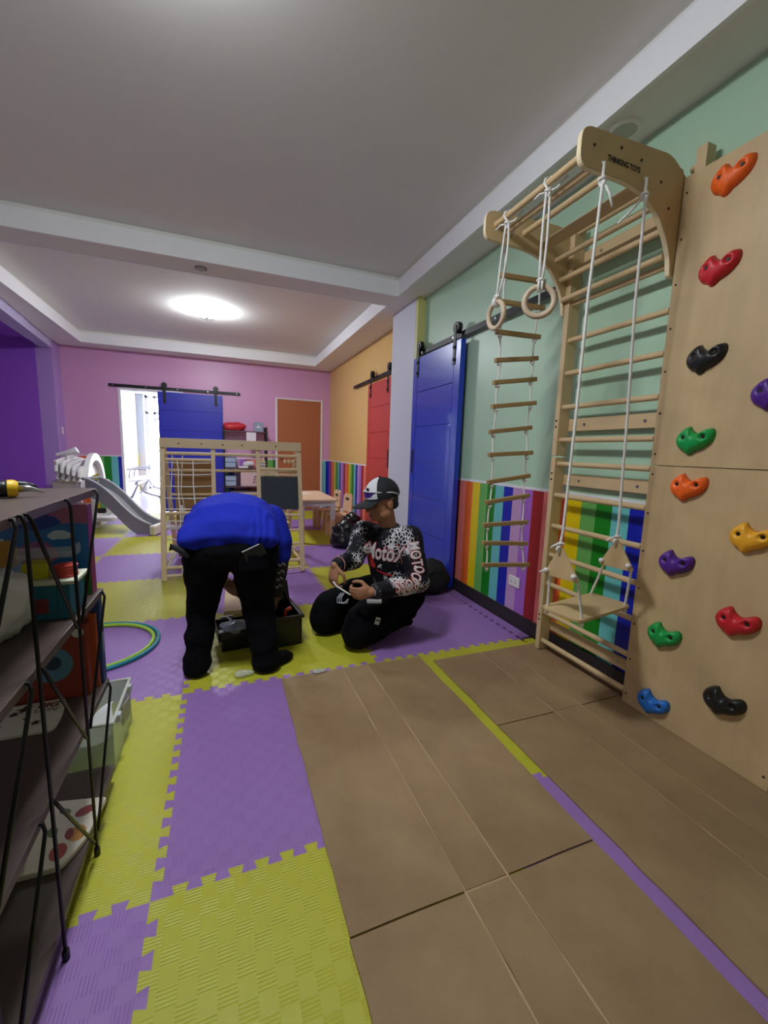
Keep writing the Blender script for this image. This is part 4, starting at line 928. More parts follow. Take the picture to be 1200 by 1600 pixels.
q = MB().add([(.80, 6.929, 1.54), (.90, 6.929, 1.54), (.85, 6.929, 1.60)], [(0, 1, 2)]); q.build('print', mat('print_pale', 'd0d4dc', .5), t)
t = thing('paper_notice', (.70, 6.85, 1.30), 'white paper sheet hanging from the top board of the metal rack', 'paper'); MB().box(.635, .80, 6.846, 6.849, 1.27, 1.455).build('sheet', mat('notice_white', 'dcd6e0', .6), t)
def drawers(x, z, lab, n=2):
    t = thing('drawer_unit', (x, 6.98, z), lab, 'drawers'); MB().box(x-.10, x+.10, 6.90, 7.10, z+.0005, z+.09*n+.01).build('case', mat('slate_plastic', '4c5a78', .5), t)
    for k in range(n): MB().box(x-.09, x+.09, 6.885, 6.899, z+.008+.09*k, z+.085+.09*k).build('drawer', mat('pale_blue_plastic', '9fb0cc', .3), t, bevel=.004)
drawers(.36, .82, 'small blue plastic drawer unit on the upper board of the metal rack', 2); drawers(.36, .49, 'small blue plastic drawer unit on the lower board of the metal rack', 2)
t = thing('printed_carton', (.68, 7.0, .49), 'pale carton with a dark print on the lower board of the metal rack', 'box'); MB().box(.53, .93, 6.89, 7.10, .4905, .75).build('carton', mat('blush_card', 'd8b8bc', .5, .06), t, bevel=.003)
for i in range(9): MB().cyl((.76+.05*(i % 3)+.01*(i // 3), 6.8895, .56+.05*(i // 3)), (.76+.05*(i % 3)+.01*(i // 3), 6.888, .56+.05*(i // 3)), .022, n=8).build('print', mat('print_brown', '8a6a70', .6), t)
crumple('white_cloth', (.68, 7.0, .88), (.12, .09, .07), mat('white_fabric', 'dcd5dd', .7), 'white cloth heaped on the upper board of the metal rack', 'cloth', 31, .3, .8205)
t = thing('book_stack', (.90, 7.0, .82), 'stack of thin books at the end of the upper rack board', 'books')
for k in range(5): MB().obox((.90, 7.0, .8335+.026*k), (.13, .18, .022), .05*(k % 3)).build('book', mat('book_%d' % k, ['c9c3b4', '8d8a96', 'd4cdc8', 'a5927f', 'd9d6d0'][k], .5), t)
t = thing('white_caddy', (.62, 6.95, .82), 'small white notched caddy at the front of the upper rack board', 'caddy')
MB().box(.50, .66, 6.87, 6.90, .8205, .85).build('caddy', M_whitepl, t)
t = thing('storage_bin', (.62, 7.0, .14), 'grey storage bin on the bottom board of the metal rack', 'bin')
MB().box(.36, .90, 6.88, 7.10, .1405, .38).build('bin', mat('bin_grey', '8f8088', .5), t, bevel=.01); MB().box(.35, .91, 6.875, 7.105, .38, .40).build('lid', mat('bin_lid', '6f6068', .5), t, bevel=.005)
# ================================================================ children's table and chairs
M_peach = wood_mat('beech_peach', 'dcb491', .5, 'Z'); M_tabletop = mat('beech_top', 'dfbf9f', .4, .08, 3, stretch=(1, 8, 1))
tb = thing('kids_table', (1.36, 4.68, 0), 'low children\'s table with a beech top and white legs beside the climbing frame', 'table')
MB().extr(round_poly([(1.085, 4.09, .03), (1.60, 4.09, .03), (1.60, 5.28, .03), (1.085, 5.28, .03)], .03, 4), 2, .535, .562).build('table_top', M_tabletop, tb, bevel=.004)
MB().box(1.14, 1.56, 4.14, 5.23, .47, .535).build('apron', mat('table_white', 'd9cfd6', .5), tb)
for x in (1.14, 1.535):
    for y in (4.14, 5.23):
        MB().box(x-.028, x+.028, y-.028, y+.028, .30, .535).build('leg', mat('table_white', 'd9cfd6', .5), tb, bevel=.004)
        MB().box(x-.028, x+.028, y-.028, y+.028, .002, .30).build('leg_foot', M_peach, tb, bevel=.004)
t = thing('paper_sheet', (1.25, 4.9, .562), 'loose paper sheet on the children\'s table', 'paper'); MB().obox((1.28, 4.9, .5635), (.20, .26, .0015), .4).build('sheet', mat('table_paper', 'e6dcd8', .5), t)
def kid_chair(x, y, rz, lab):
    R = Matrix.Rotation(rz, 3, 'Z'); O = V((x, y, 0))
    c = thing('kids_chair', O, lab, 'chair', 'children\'s chairs at the low table')
    def W_(mb): mb.v = [O+R@p for p in mb.v]; return mb
    W_(MB().box(-.14, .14, -.14, .14, .29, .312)).build('seat', M_peach, c, bevel=.006)
    bo = round_poly([(-.13, .34, .02), (.13, .34, .02), (.12, .56, .05), (.06, .60, .03), (.03, .575, .02), (-.03, .575, .02), (-.06, .60, .03), (-.12, .56, .05)], .02, 4)
    W_(MB().prism([V((a, .125+.05*(b-.3), b)) for a, b in bo], [V((a, .145+.05*(b-.3), b)) for a, b in bo])).build('backrest', M_peach, c, bevel=.003)
    W_(MB().box(-.045, .045, .132, .140, .50, .535)).build('hand_slot_shade', mat('slot_dark', '3a2c28', .6), c)  # solid dark slab on the backrest, painted shade of an open slot
    for sx in (-1, 1):
        W_(MB().prism([V((sx*.115-.018, -.15, 0)), V((sx*.115+.018, -.15, 0)), V((sx*.115+.018, -.09, 0)), V((sx*.115-.018, -.09, 0))], [V((sx*.115-.018, -.12, .30)), V((sx*.115+.018, -.12, .30)), V((sx*.115+.018, -.06, .30)), V((sx*.115-.018, -.06, .30))])).build('leg', M_peach, c, bevel=.003)
        W_(MB().prism([V((sx*.115-.018, .15, 0)), V((sx*.115+.018, .15, 0)), V((sx*.115+.018, .21, 0)), V((sx*.115-.018, .21, 0))], [V((sx*.115-.018, .09, .36)), V((sx*.115+.018, .09, .36)), V((sx*.115+.018, .15, .36)), V((sx*.115-.018, .15, .36))])).build('leg', M_whitepl if x > 1.7 else M_peach, c, bevel=.003)
    return c
kid_chair(1.72, 4.52, -1.35, 'peach wooden child\'s chair at the near end of the low table')
kid_chair(1.70, 5.05, -1.45, 'peach wooden child\'s chair farther back along the low table')
# ================================================================ black bags on the floor
M_binbag = mat('black_bin_bag', '0c0c0f', .28, .2, 10, bump=.6, bscale=26)
bb = crumple('bin_bag', (1.63, 3.86, .15), (.19, .17, .17), M_binbag, 'shiny black bin bag beside the white pillar', 'bag', 41, .32, .001, n=30, m=22)
crumple('bag_neck', (1.72, 3.93, .32), (.11, .09, .09), M_binbag, None, None, 44, .35, None, bb)
t = thing('black_backpack', (1.84, 2.08, 0), 'soft black bag slumped against the blue sliding door', 'bag')
crumple('bag_body', (1.86, 2.05, .11), (.185, .17, .175), mat('black_fabric', '0b0b0d', .8, .2, 10, bump=.3, bscale=30), None, None, 52, .12, .001, t, n=30, m=22)
MB().tube([(1.74, 1.93, .22), (1.72, 1.88, .17), (1.70, 1.86, .08), (1.71, 1.88, .02)], .012, 8).build('strap', M_blackpl, t, smooth=True)
MB().tube([(1.80, 1.90, .05), (1.76, 1.885, .12), (1.80, 1.90, .20), (1.92, 1.91, .22), (1.98, 1.92, .12)], .004, 6).build('zip', M_blackpl, t)
# ================================================================ people: continuous remeshed bodies
def cap_seg(mb, a, b, ra, rb, n=18):
    a, b = V(a), V(b); mb.cyl(a, b, ra, rb, n=n); mb.sphere(a, ra, n, 10); mb.sphere(b, rb, n, 10)
def chain(mb, pts, rs, n=18):
    for i in range(len(pts)-1): cap_seg(mb, pts[i], pts[i+1], rs[i], rs[i+1], n)
def loft(mb, path, rx, ry, side, n=26):
    # closed elliptical tube; side = direction of the rx axis
    path = [V(p) for p in path]; m = len(path); side = V(side)
    base = len(mb.v)
    for i, p in enumerate(path):
        t = (path[min(i+1, m-1)]-path[max(i-1, 0)]).normalized(); u = (side-t*side.dot(t)).normalized(); w = t.cross(u)
        for k in range(n):
            a = 2*PI*k/n; mb.v.append(p+u*rx[i]*math.cos(a)+w*ry[i]*math.sin(a))
    for i in range(m-1):
        for k in range(n): mb.f.append([base+i*n+k, base+i*n+(k+1) % n, base+(i+1)*n+(k+1) % n, base+(i+1)*n+k])
    mb.f.append([base+k for k in range(n-1, -1, -1)]); mb.f.append([base+(m-1)*n+k for k in range(n)])
def frame_mat(x, y, z): return Matrix((V(x), V(y), V(z))).transposed()
def remesh(mb, voxel, smooth=4, disp=None, lam=0.5):
    t = MB(); t.v, t.f = mb.v, mb.f; me = t.mesh('tmp')
    o = bpy.data.objects.new('tmp', me); COL.objects.link(o)
    r = o.modifiers.new('r', 'REMESH'); r.mode = 'VOXEL'; r.voxel_size = voxel; r.adaptivity = 0.0
    s = o.modifiers.new('s', 'SMOOTH'); s.iterations = smooth; s.factor = lam
    dg = bpy.context.evaluated_depsgraph_get(); ev = o.evaluated_get(dg); out = bpy.data.meshes.new_from_object(ev)
    bpy.data.objects.remove(o); bpy.data.meshes.remove(me)
    if disp:
        nv = [(v.co.copy(), v.normal.copy()) for v in out.vertices]
        for v, (c, n) in zip(out.vertices, nv): v.co = c+n*disp(c, n)
    out.materials.clear(); return out
def link_mesh(name, me, m, parent=None, smooth=True):
    if name == 'person':
        for v in me.vertices: v.co.z = max(v.co.z, .003)
    lo = V([min(v.co[i] for v in me.vertices) for i in range(3)]); hi = V([max(v.co[i] for v in me.vertices) for i in range(3)])
    org = V(((lo.x+hi.x)/2, (lo.y+hi.y)/2, lo.z)); me.transform(Matrix.Translation(-org)); me.name = name
    return link(name, me, m, parent, org, smooth)
def fold(c, f1, a1, f2, a2, seed):
    n1 = noise.noise(V((c.x*f1+seed, c.y*f1, c.z*f1*1.6))); n2 = noise.noise(V((c.x*f2, c.y*f2+seed, c.z*f2*1.5)))
    return a1*(1-2*abs(n1))+a2*(1-2*abs(n2))
M_skin = mat('tan_skin', 'a87658', .55, .10, 12, bump=.05, bscale=90)
M_skin2 = mat('brown_skin', '8d6350', .55, .10, 12, bump=.05, bscale=90)
M_hair = mat('black_hair', '0d0b0b', .5, .3, 60, bump=.4, bscale=120)
M_pants = mat('black_trouser_cloth', '09090e', .95, .2, 20, bump=.15, bscale=300, spec=.12)
M_blueshirt = mat('royal_blue_jersey', '1828a8', .8, .07, 10, bump=.1, bscale=220, spec=.2)
M_sock = mat('black_sock', '0a0a0e', .95, .2, 40, spec=.12)

def hand(mb, wrist, palm_dir, palm_n, thumb_dir, curl, length=.18, spread=.0, s=1.0):
    # palm_dir: wrist -> knuckles, palm_n: out of the back of the hand, thumb_dir: side of the thumb
    d = V(palm_dir).normalized(); t = V(thumb_dir); t = (t-d*t.dot(d)).normalized(); n = V(palm_n); n = (n-d*n.dot(d)-t*n.dot(t)).normalized(); w = V(wrist)
    R = frame_mat(t, d, n)
    mb.sphere(w+d*.045*s, (.040*s, .052*s, .017*s), 16, 10, R); mb.sphere(w+d*.062*s, (.041*s, .034*s, .0155*s), 16, 10, R)
    for i, (off, l, c) in enumerate(((.030, .90, .9), (.010, 1.0, 1.0), (-.010, .94, 1.05), (-.029, .76, 1.1))):
        p = w+d*(.086-.004*abs(i-1.2))*s+t*off*s; ang = 0; q = p; r = (.0092-.0006*i)*s if i == 3 else .0092*s
        segs = [.040*l*s, .026*l*s, .020*l*s]; pts = [p-d*.02*s, p]; cd = d
        for k, sg_ in enumerate(segs):
            ang += curl[k]*c; cd = d*math.cos(ang)-n*math.sin(ang)+t*spread*off*10; q = q+cd*sg_; pts.append(q)
        chain(mb, pts, [r, r, r*.97, r*.92, r*.85], 10)
    b = w+d*.028*s+t*.034*s-n*.006*s; k1 = b+(d*.5+t*.62-n*.45).normalized()*.036*s; k2 = k1+(d*.9+t*.05-n*.5).normalized()*.030*s; k3 = k2+(d*.9-t*.25-n*.5).normalized()*.022*s
    chain(mb, [w+d*.012*s+t*.016*s, b, k1, k2, k3], [.016*s, .0145*s, .0115*s, .0105*s, .009*s], 10)
    return w+d*.1*s
def head(mb, c, F, U, s=1.0):
    F = V(F).normalized(); U = V(U); U = (U-F*U.dot(F)).normalized(); L = U.cross(F)
    R = frame_mat(L, F, U); c = V(c)
    def P(l, f, u): return c+(L*l+F*f+U*u)*s
    mb.sphere(P(0, -.012, .022), (.076*s, .095*s, .088*s), 22, 14, R)          # cranium
    mb.sphere(P(0, .018, -.030), (.064*s, .074*s, .075*s), 20, 12, R)          # face
    mb.sphere(P(0, .040, -.078), (.046*s, .046*s, .034*s), 18, 10, R)          # jaw
    mb.sphere(P(0, .072, -.092), (.022*s, .016*s, .016*s), 14, 8, R)           # chin
    for q in (-1, 1):
        mb.sphere(P(q*.050, .005, -.068), (.018*s, .046*s, .030*s), 14, 8, R)  # jaw corner
        mb.sphere(P(q*.038, .060, -.026), (.024*s, .022*s, .018*s), 14, 8, R)  # cheek
        mb.sphere(P(q*.030, .076, .012), (.026*s, .012*s, .009*s), 14, 8, R)   # brow
        mb.sphere(P(q*.078, -.012, -.014), (.009*s, .020*s, .032*s), 14, 10, R)  # ear
        mb.sphere(P(q*.011, .092, -.036), (.010*s, .012*s, .008*s), 10, 6, R)  # nostril wing
    chain(mb, [P(0, .080, .008), P(0, .094, -.014), P(0, .104, -.034)], [.008*s, .009*s, .0105*s], 10)
    mb.sphere(P(0, .086, -.060), (.022*s, .011*s, .006*s), 12, 6, R); mb.sphere(P(0, .084, -.071), (.020*s, .011*s, .007*s), 12, 6, R)
    return P, R, (L, F, U)
def face_details(P, R, parent, s=1.0):
    for q in (-1, 1):
        e = MB().sphere(P(q*.030, .073, -.004), (.012*s, .008*s, .0075*s), 12, 8, R).build('eye', mat('eye_white', 'c9c2ba', .3), parent, smooth=True)
        MB().sphere(P(q*.030, .0795, -.005), (.0055*s, .003*s, .0055*s), 10, 6, R).build('iris', mat('iris_dark', '1a0f0a', .2), e, smooth=True)
        MB().tube([P(q*.012, .087, .016), P(q*.030, .086, .021), P(q*.048, .074, .016)], .004*s, 6, rs=[.003, .0045, .002]).build('eyebrow', M_hair, parent, smooth=True)
    MB().sphere(P(0, .0935, -.0655), (.018*s, .004*s, .0022*s), 12, 6, R).build('lips', mat('lip_brown', '6a3a32', .5), parent, smooth=True)

# ---------------------------------------------------------------- kneeling man
KF = V((-.80, -.60, 0)).normalized(); KL = V((.60, -.80, 0)).normalized()        # torso facing, his left
hipc = V((1.290, 1.430, .215)); neck = V((1.205, 1.405, .700)); 
shL, elL, wrL = V((1.305, 1.275, .652)), V((1.315, 1.145, .405)), V((.985, 1.075, .395))
shR, elR, wrR = V((1.080, 1.520, .652)), V((.985, 1.410, .500)), V((.826, 1.285, .505))
knL, knR = V((.960, 1.205, .105)), V((.815, 1.480, .105))
hpL, hpR = hipc+KL*.09, hipc-KL*.09
anL, anR = V((1.25, 1.360, .055)), V((1.16, 1.60, .055))
HC_ = V((1.140, 1.362, .880)); HF = V((-.97, -.16, -.20)); HU = V((-.18, -.02, 1))
bm_ = MB()
P, HR, (hL, hF, hU) = head(bm_, HC_, HF, HU, 1.07)
chain(bm_, [neck-V((0, 0, .05)), neck+V((-.01, -.004, .04)), HC_-hU*.055-hF*.012], [.075, .060, .058])
loft(bm_, [hipc-V((0, 0, .08)), hipc, hipc.lerp(neck, .35)+V((.02, .01, 0)), hipc.lerp(neck, .7), neck-V((0, 0, .02))], [.13, .145, .135, .15, .08], [.095, .105, .10, .10, .07], KL)
for a, b, c in ((shL, elL, wrL), (shR, elR, wrR)): chain(bm_, [neck-V((0, 0, .06)), a, b, c], [.07, .056, .042, .028])
for a, b, c in ((hpL, knL, anL), (hpR, knR, anR)): chain(bm_, [a, b+V((0, 0, .02)), b, c], [.075, .055, .05, .035])
for an, dr in ((anL, V((.9, .25, 0))), (anR, V((.95, .1, 0)))): chain(bm_, [an, an+dr*.06, an+dr*.13-V((0, 0, .015))], [.036, .034, .022])
hand(bm_, wrL, (-1, .10, -.10), (-.15, -.75, .55), (-.1, -.1, 1), (.75, .95, .7))
hand(bm_, wrR, (-.25, -.25, -1), (-.75, -.55, .1), (.45, -.75, .1), (.55, .8, .6))
km = link_mesh('person', remesh(bm_, .0048, 3), M_skin)
tag(km, 'man in a black cap and patterned motocross jersey kneeling on the mats holding a cable', 'person')
face_details(P, HR, km)
# trousers
tb_ = MB()
loft(tb_, [hipc-V((0, 0, .12)), hipc-V((0, 0, .03)), hipc+V((.0, 0, .06)), hipc+V((0, 0, .10))], [.15, .165, .155, .15], [.12, .13, .12, .11], KL)
for s_, a, b, c in ((1, hpL, knL, anL), (-1, hpR, knR, anR)):
    m1 = a.lerp(b, .5)+V((0, 0, .065)); chain(tb_, [a+V((0, 0, .03)), m1, b+V((.03, .01, .055)), b+V((-.005, 0, -.005))], [.115, .118, .105, .098])
    chain(tb_, [b+V((0, 0, -.025)), b.lerp(c, .5)-V((0, 0, .012)), c+V((0, 0, .008))], [.074, .068, .056])
    chain(tb_, [a.lerp(b, .3)-V((0, 0, .02)), a.lerp(b, .8)-V((0, 0, .01))], [.09, .085])
tme = remesh(tb_, .010, 5, lambda c, n: fold(c, 7, .007, 15, .003, 2.0))
for v in tme.vertices: v.co.z = max(v.co.z, .004)
tro = link_mesh('trousers', tme, M_pants, km)
for s_, an, dr in ((1, anL, V((.9, .25, 0))), (-1, anR, V((.95, .1, 0)))):
    q = MB(); chain(q, [an+dr*.03, an+dr*.08, an+dr*.15-V((0, 0, .018))], [.043, .041, .027]); me = remesh(q, .008, 3)
    for v in me.vertices: v.co.z = max(v.co.z, .003)
    link_mesh('sock', me, M_sock, km)
# jersey
def jersey_mat():
    m = bpy.data.materials.new('motocross_jersey'); m.use_nodes = True; T = m.node_tree; b = T.nodes['Principled BSDF']
    tc = nd(T, 'ShaderNodeTexCoord')
    vo = nd(T, 'ShaderNodeTexVoronoi'); vo.feature = 'DISTANCE_TO_EDGE'; vo.inputs['Scale'].default_value = 42; T.links.new(tc.outputs['Object'], vo.inputs['Vector'])
    vd = nd(T, 'ShaderNodeTexVoronoi'); vd.feature = 'F1'; vd.inputs['Scale'].default_value = 60; T.links.new(tc.outputs['Object'], vd.inputs['Vector'])
    ns = nd(T, 'ShaderNodeTexNoise'); ns.inputs['Scale'].default_value = 5.5; ns.inputs['Detail'].default_value = 1; T.links.new(tc.outputs['Object'], ns.inputs[0])
    k = mth(T, 'SUBTRACT', ns.outputs['Fac'], .505)
    web = mth(T, 'LESS_THAN', vo.outputs['Distance'], mth(T, 'MULTIPLY', mth(T, 'MAXIMUM', k, 0.0), 1.5))
    dots = mth(T, 'MULTIPLY', mth(T, 'LESS_THAN', vd.outputs['Distance'], mth(T, 'MULTIPLY_ADD', k, 1.6, .17)), mth(T, 'GREATER_THAN', k, -.075))
    f = mth(T, 'MAXIMUM', web, mth(T, 'MULTIPLY', dots, mth(T, 'LESS_THAN', k, .01)))
    c = mixc(T, f, lin('14151d'), lin('cfcbd0'))
    T.links.new(c, b.inputs['Base Color']); b.inputs['Roughness'].default_value = .7; b.inputs['Specular IOR Level'].default_value = .2; return m
jb = MB()
loft(jb, [hipc+V((.0, 0, -.015)), hipc+V((0, 0, .05)), hipc.lerp(neck, .3)+V((.012, .008, 0)), hipc.lerp(neck, .55)+V((.005, .004, 0)), hipc.lerp(neck, .78), neck-V((0, 0, .035)), neck+V((0, 0, .012))], [.172, .178, .165, .172, .178, .125, .078], [.135, .142, .132, .128, .120, .095, .074], KL)
chain(jb, [neck-V((0, 0, .075))+KL*.05, shL, shL.lerp(elL, .5), elL, elL.lerp(wrL, .5), wrL.lerp(elL, .12)], [.082, .080, .073, .066, .058, .042])
chain(jb, [neck-V((0, 0, .075))-KL*.05, shR, shR.lerp(elR, .5), elR, elR.lerp(wrR, .55), wrR.lerp(elR, .12)], [.082, .078, .070, .062, .054, .042])
jme = remesh(jb, .0085, 5, lambda c, n: fold(c, 9, .004, 20, .0018, 5.0))
jbvh = BVHTree.FromPolygons([v.co.copy() for v in jme.vertices], [list(p.vertices) for p in jme.polygons])
jer = link_mesh('jersey', jme, jersey_mat(), km)
chain_c = MB(); chain_c.tube([neck+V((0, 0, .010))+(KL*.072*math.cos(a)+KF*.068*math.sin(a))+V((0, 0, -.012*math.sin(a))) for a in [2*PI*k/20 for k in range(20)]], .007, 8, closed=True); chain_c.build('collar', mat('jersey_black', '14141a', .6), jer, smooth=True)
for w_, e_ in ((wrL, elL), (wrR, elR)):
    d = (e_-w_).normalized(); MB().tube([w_+d*.010, w_+d*.045], .046, 16, rs=[.041, .047]).build('cuff', mat('jersey_black', '14141a', .6), jer, smooth=True)
    q = MB(); u, v_ = frame_from(d); q.tube([w_+d*.034+(u*math.cos(a)+v_*math.sin(a))*.0475 for a in [2*PI*k/24 for k in range(24)]], .003, 6, closed=True)
    if w_ is wrR: q.build('cuff_band', mat('jersey_pink', 'c98a8e', .6), jer, smooth=True)
def wrap_text(s, size, pos_fn, m, name, lift, bold=0.0, sx=1.0, sub=True):
    vs, fs = text_mesh(s, size, bold=bold); bmx = bmesh.new(); vv = [bmx.verts.new(p) for p in vs]
    for f in fs:
        try: bmx.faces.new([vv[i] for i in f])
        except ValueError: pass
    if sub:
        bmesh.ops.triangulate(bmx, faces=bmx.faces)
        for _ in range(3):
            es = [e for e in bmx.edges if e.calc_length() > .012]
            if es: bmesh.ops.subdivide_edges(bmx, edges=es, cuts=1); bmesh.ops.triangulate(bmx, faces=bmx.faces)
    mb = MB(); ok = {}
    for v in bmx.verts:
        o, d = pos_fn(v.co.x*sx, v.co.y); h = jbvh.ray_cast(o, d, 1.0)
        if h[0] is not None: ok[v] = len(mb.v); mb.v.append(h[0]+h[1]*lift if h[1].dot(d) < 0 else h[0]-h[1]*lift)
    for f in bmx.faces:
        if all(v in ok for v in f.verts): mb.f.append([ok[v] for v in f.verts])
    bmx.free()
    if mb.f: return mb.build(name, m, jer)
M_tw = mat('print_offwhite', 'd6d2d4', .6, .05); M_tr = mat('print_red', 'b3202c', .6, .05)
cen = hipc.lerp(neck, .66)+V((0, 0, .018))
def chest(cx, cz, shear=.18):
    def f(x, y):
        o = cen+KL*(x+cx+shear*y)+V((0, 0, y+cz-.22*(x+cx)*0))+KF*.185; return o, -KF
    return f
wrap_text('MotoX', .150, chest(.028, .0), M_tr, 'lettering_outline', .0030, bold=.0085, sx=.62)
wrap_text('MotoX', .150, chest(.028, .0), M_tw, 'lettering', .0055, bold=.0035, sx=.62)
def along(pts, s0, out):      # text runs down the sleeve; letters stand with their tops outward
    pts = [V(p) for p in pts]; seg = [(pts[i+1]-pts[i]).length for i in range(len(pts)-1)]; camp = V((0.2, -1.08, 1.19))
    def f(x, y):
        s = x+s0; i = 0
        while i < len(seg)-1 and s > seg[i]: s -= seg[i]; i += 1
        p = pts[i]+(pts[i+1]-pts[i])*(s/seg[i]); t = (pts[i+1]-pts[i]).normalized()
        n = out-t*out.dot(t); n.normalize(); u = n.cross(t); return p+u*y+n*.3, -n
    return f
outd = V((-.25, -.85, .30)); em = elL+V((.0, -.0, 0)); sl_path = [shL+V((0, 0, .01)), shL.lerp(elL, .75), elL.lerp(wrL, .16)+V((0, 0, -.004)), elL.lerp(wrL, .5), wrL]
wrap_text('MOTOCROSS', .088, along(sl_path, .26, outd), M_tr, 'sleeve_lettering_outline', .0030, bold=.005, sx=.78)
wrap_text('MOTOCROSS', .088, along(sl_path, .26, outd), M_tw, 'sleeve_lettering', .0050, bold=.0015, sx=.78)
def blob(cx, cz, pts, m, nm, lift=.0042):
    fn = chest(cx, cz, 0); mb = MB()
    for (x, y) in pts:
        o, d = fn(x, y); h = jbvh.ray_cast(o, d, 1.0)
        if h[0] is None: return
        mb.v.append(h[0]+h[1]*lift)
    mb.f.append(list(range(len(pts)))); mb.build(nm, m, jer)
blob(-.075, -.075, [(-.02, .05), (.012, .055), (.018, .01), (.035, -.02), (.02, -.045), (-.01, -.03), (-.03, -.055), (-.02, -.01)], mat('print_bright_red', 'd02a26', .55), 'rider_print')
blob(.0, -.13, [(-.04, .0), (.02, -.012), (.07, -.02), (.075, -.008), (.02, .0), (-.035, .012)], M_tr, 'stripe_print')
blob(-.02, -.09, [(0, 0), (.02, .014), (.035, .01), (.02, .0), (.03, -.016), (.01, -.008), (-.008, -.02)], M_tw, 'spark_print')
# cap, sunglasses, hair
cp = MB(); CR = .101
def dome(P_, th0, th1, ph0, ph1, rr, nu, nv):
    return MB().grid(lambda u, v: P_((rr*.86)*math.sin(th0+(th1-th0)*v)*math.sin(ph0+(ph1-ph0)*u), -.012+rr*1.04*math.sin(th0+(th1-th0)*v)*math.cos(ph0+(ph1-ph0)*u), .038+rr*.98*math.cos(th0+(th1-th0)*v)), nu, nv)
capm = mat('cap_black', '121319', .8, .15, 40)
dome(P, 0, 1.72, -PI, PI, .104, 40, 14).build('cap_crown', capm, km, smooth=True)
dome(P, .05, 1.62, -.85, .85, .106, 18, 12).build('cap_front_panel', mat('cap_white', 'cfcfd3', .7), km, smooth=True)
MB().sphere(P(0, -.012, .143), .007, 10, 6).build('cap_button', capm, km, smooth=True)
br_ = MB(); K = 14
def brim(u, v):
    a = (u-.5)*2.1; r0 = .098; x = .80*r0*math.sin(a)*1.05; f = r0*math.cos(a)*1.02-.010; ext = .100*math.cos(a*.75)**.8
    return P(x*(1+.10*v), f+ext*v, .026-.022*v-.30*x*x*8*(.4+.6*v)*.6)
br_.grid(brim, 16, 6); nb = len(br_.v); br_.v += [p-hU*.004 for p in br_.v[:]]; br_.f += [[i+nb for i in reversed(f)] for f in br_.f[:]]
rim = [i for i in range(17)]+[17*(j+1)+16 for j in range(6)]+[17*6+i for i in range(15, -1, -1)]+[17*j for j in range(5, 0, -1)]
for k in range(len(rim)): br_.f.append([rim[k], rim[(k+1) % len(rim)], rim[(k+1) % len(rim)]+nb, rim[k]+nb])
br_.build('cap_brim', capm, km, smooth=True)
q = MB(); q.box(-.5, .5, -.5, .5, -.5, .5); R_ = HR
q.v = [P(.014, .0, 0)*0+P(p.x*.022+.018, .094+p.y*.006-.006, .090+p.z*.018) for p in q.v]; q.build('cap_badge', capm, km)
sgm = mat('sunglass_frame_white', 'dcdce4', .35); 
lens = MB().grid(lambda u, v: P(.082*math.sin((u-.5)*1.9), -.012+.113*math.cos((u-.5)*1.9), 0.045+.034*v*(1-.25*abs(u-.5)*2)), 16, 4)
sgl = MB(); sgl.tube([P(.083*math.sin((u/16-.5)*1.95), -.012+.115*math.cos((u/16-.5)*1.95), .082-.010*abs(u/16-.5)*2) for u in range(17)], .0035, 6)
gl_ = sgl.build('sunglasses', sgm, km, smooth=True)
lens.build('lens', mat('violet_lens', '4a2a8c', .12, .1, spec=.8), gl_, smooth=True)
for q_ in (-1, 1): MB().tube([P(q_*.083*math.sin(.93), -.012+.115*math.cos(.93), .070), P(q_*.094, -.03, .055), P(q_*.093, -.075, .032)], .0035, 6).build('temple', sgm, gl_, smooth=True)
hb = MB(); hb.sphere(P(0, -.030, .005), (.079, .084, .070), 20, 12, HR); hb.sphere(P(0, -.062, -.030), (.062, .045, .040), 16, 10, HR)
link_mesh('hair', remesh(hb, .007, 2, lambda c, n: .002*noise.noise(c*90)), M_hair, km)
# tag on the trouser leg
def lab_patch():
    o = hpL.lerp(knL, .30)+V((-.2, -.6, .35)); d = V((.2, .6, -.28)).normalized()
    tb2 = BVHTree.FromObject(tro, bpy.context.evaluated_depsgraph_get()); return None
bpy.context.view_layer.update()
tw = BVHTree.FromPolygons([tro.matrix_world @ v.co for v in tro.data.vertices], [list(p.vertices) for p in tro.data.polygons])
def on_trouser(pix_o, pix_d): return tw.ray_cast(pix_o, pix_d, 9.0)
camp = V((0.199494, -1.084403, 1.188569))
def cray(u, v): return (_r2*((u-600)/653.318)+_d2*((v-800)/653.318)+_f).normalized()
h = tw.ray_cast(camp, cray(589, 970), 9)
if h[0] is not None:
    n = h[1] if h[1].dot(cray(589, 970)) < 0 else -h[1]; a, b = frame_from(n); up = (V((0, 0, 1))-n*n.z).normalized(); sd_ = up.cross(n)
    up2 = (up*.9+sd_*.35).normalized(); sd2 = up2.cross(n); c0 = h[0]+n*.006
    pt_ = MB().prism([c0+sd2*x+up2*y for x, y in ((-.016, -.021), (.016, -.021), (.016, .021), (-.016, .021))], [c0+n*.002+sd2*x+up2*y for x, y in ((-.016, -.021), (.016, -.021), (.016, .021), (-.016, .021))]).build('brand_patch', mat('patch_white', 'd8d8d8', .6), tro)
    MB().prism([c0+n*.0021+sd2*x+up2*y for x, y in ((-.012, .0), (.012, .0), (.012, .008), (-.012, .008))], [c0+n*.0026+sd2*x+up2*y for x, y in ((-.012, .0), (.012, .0), (.012, .008), (-.012, .008))]).build('patch_print', capm, tro)
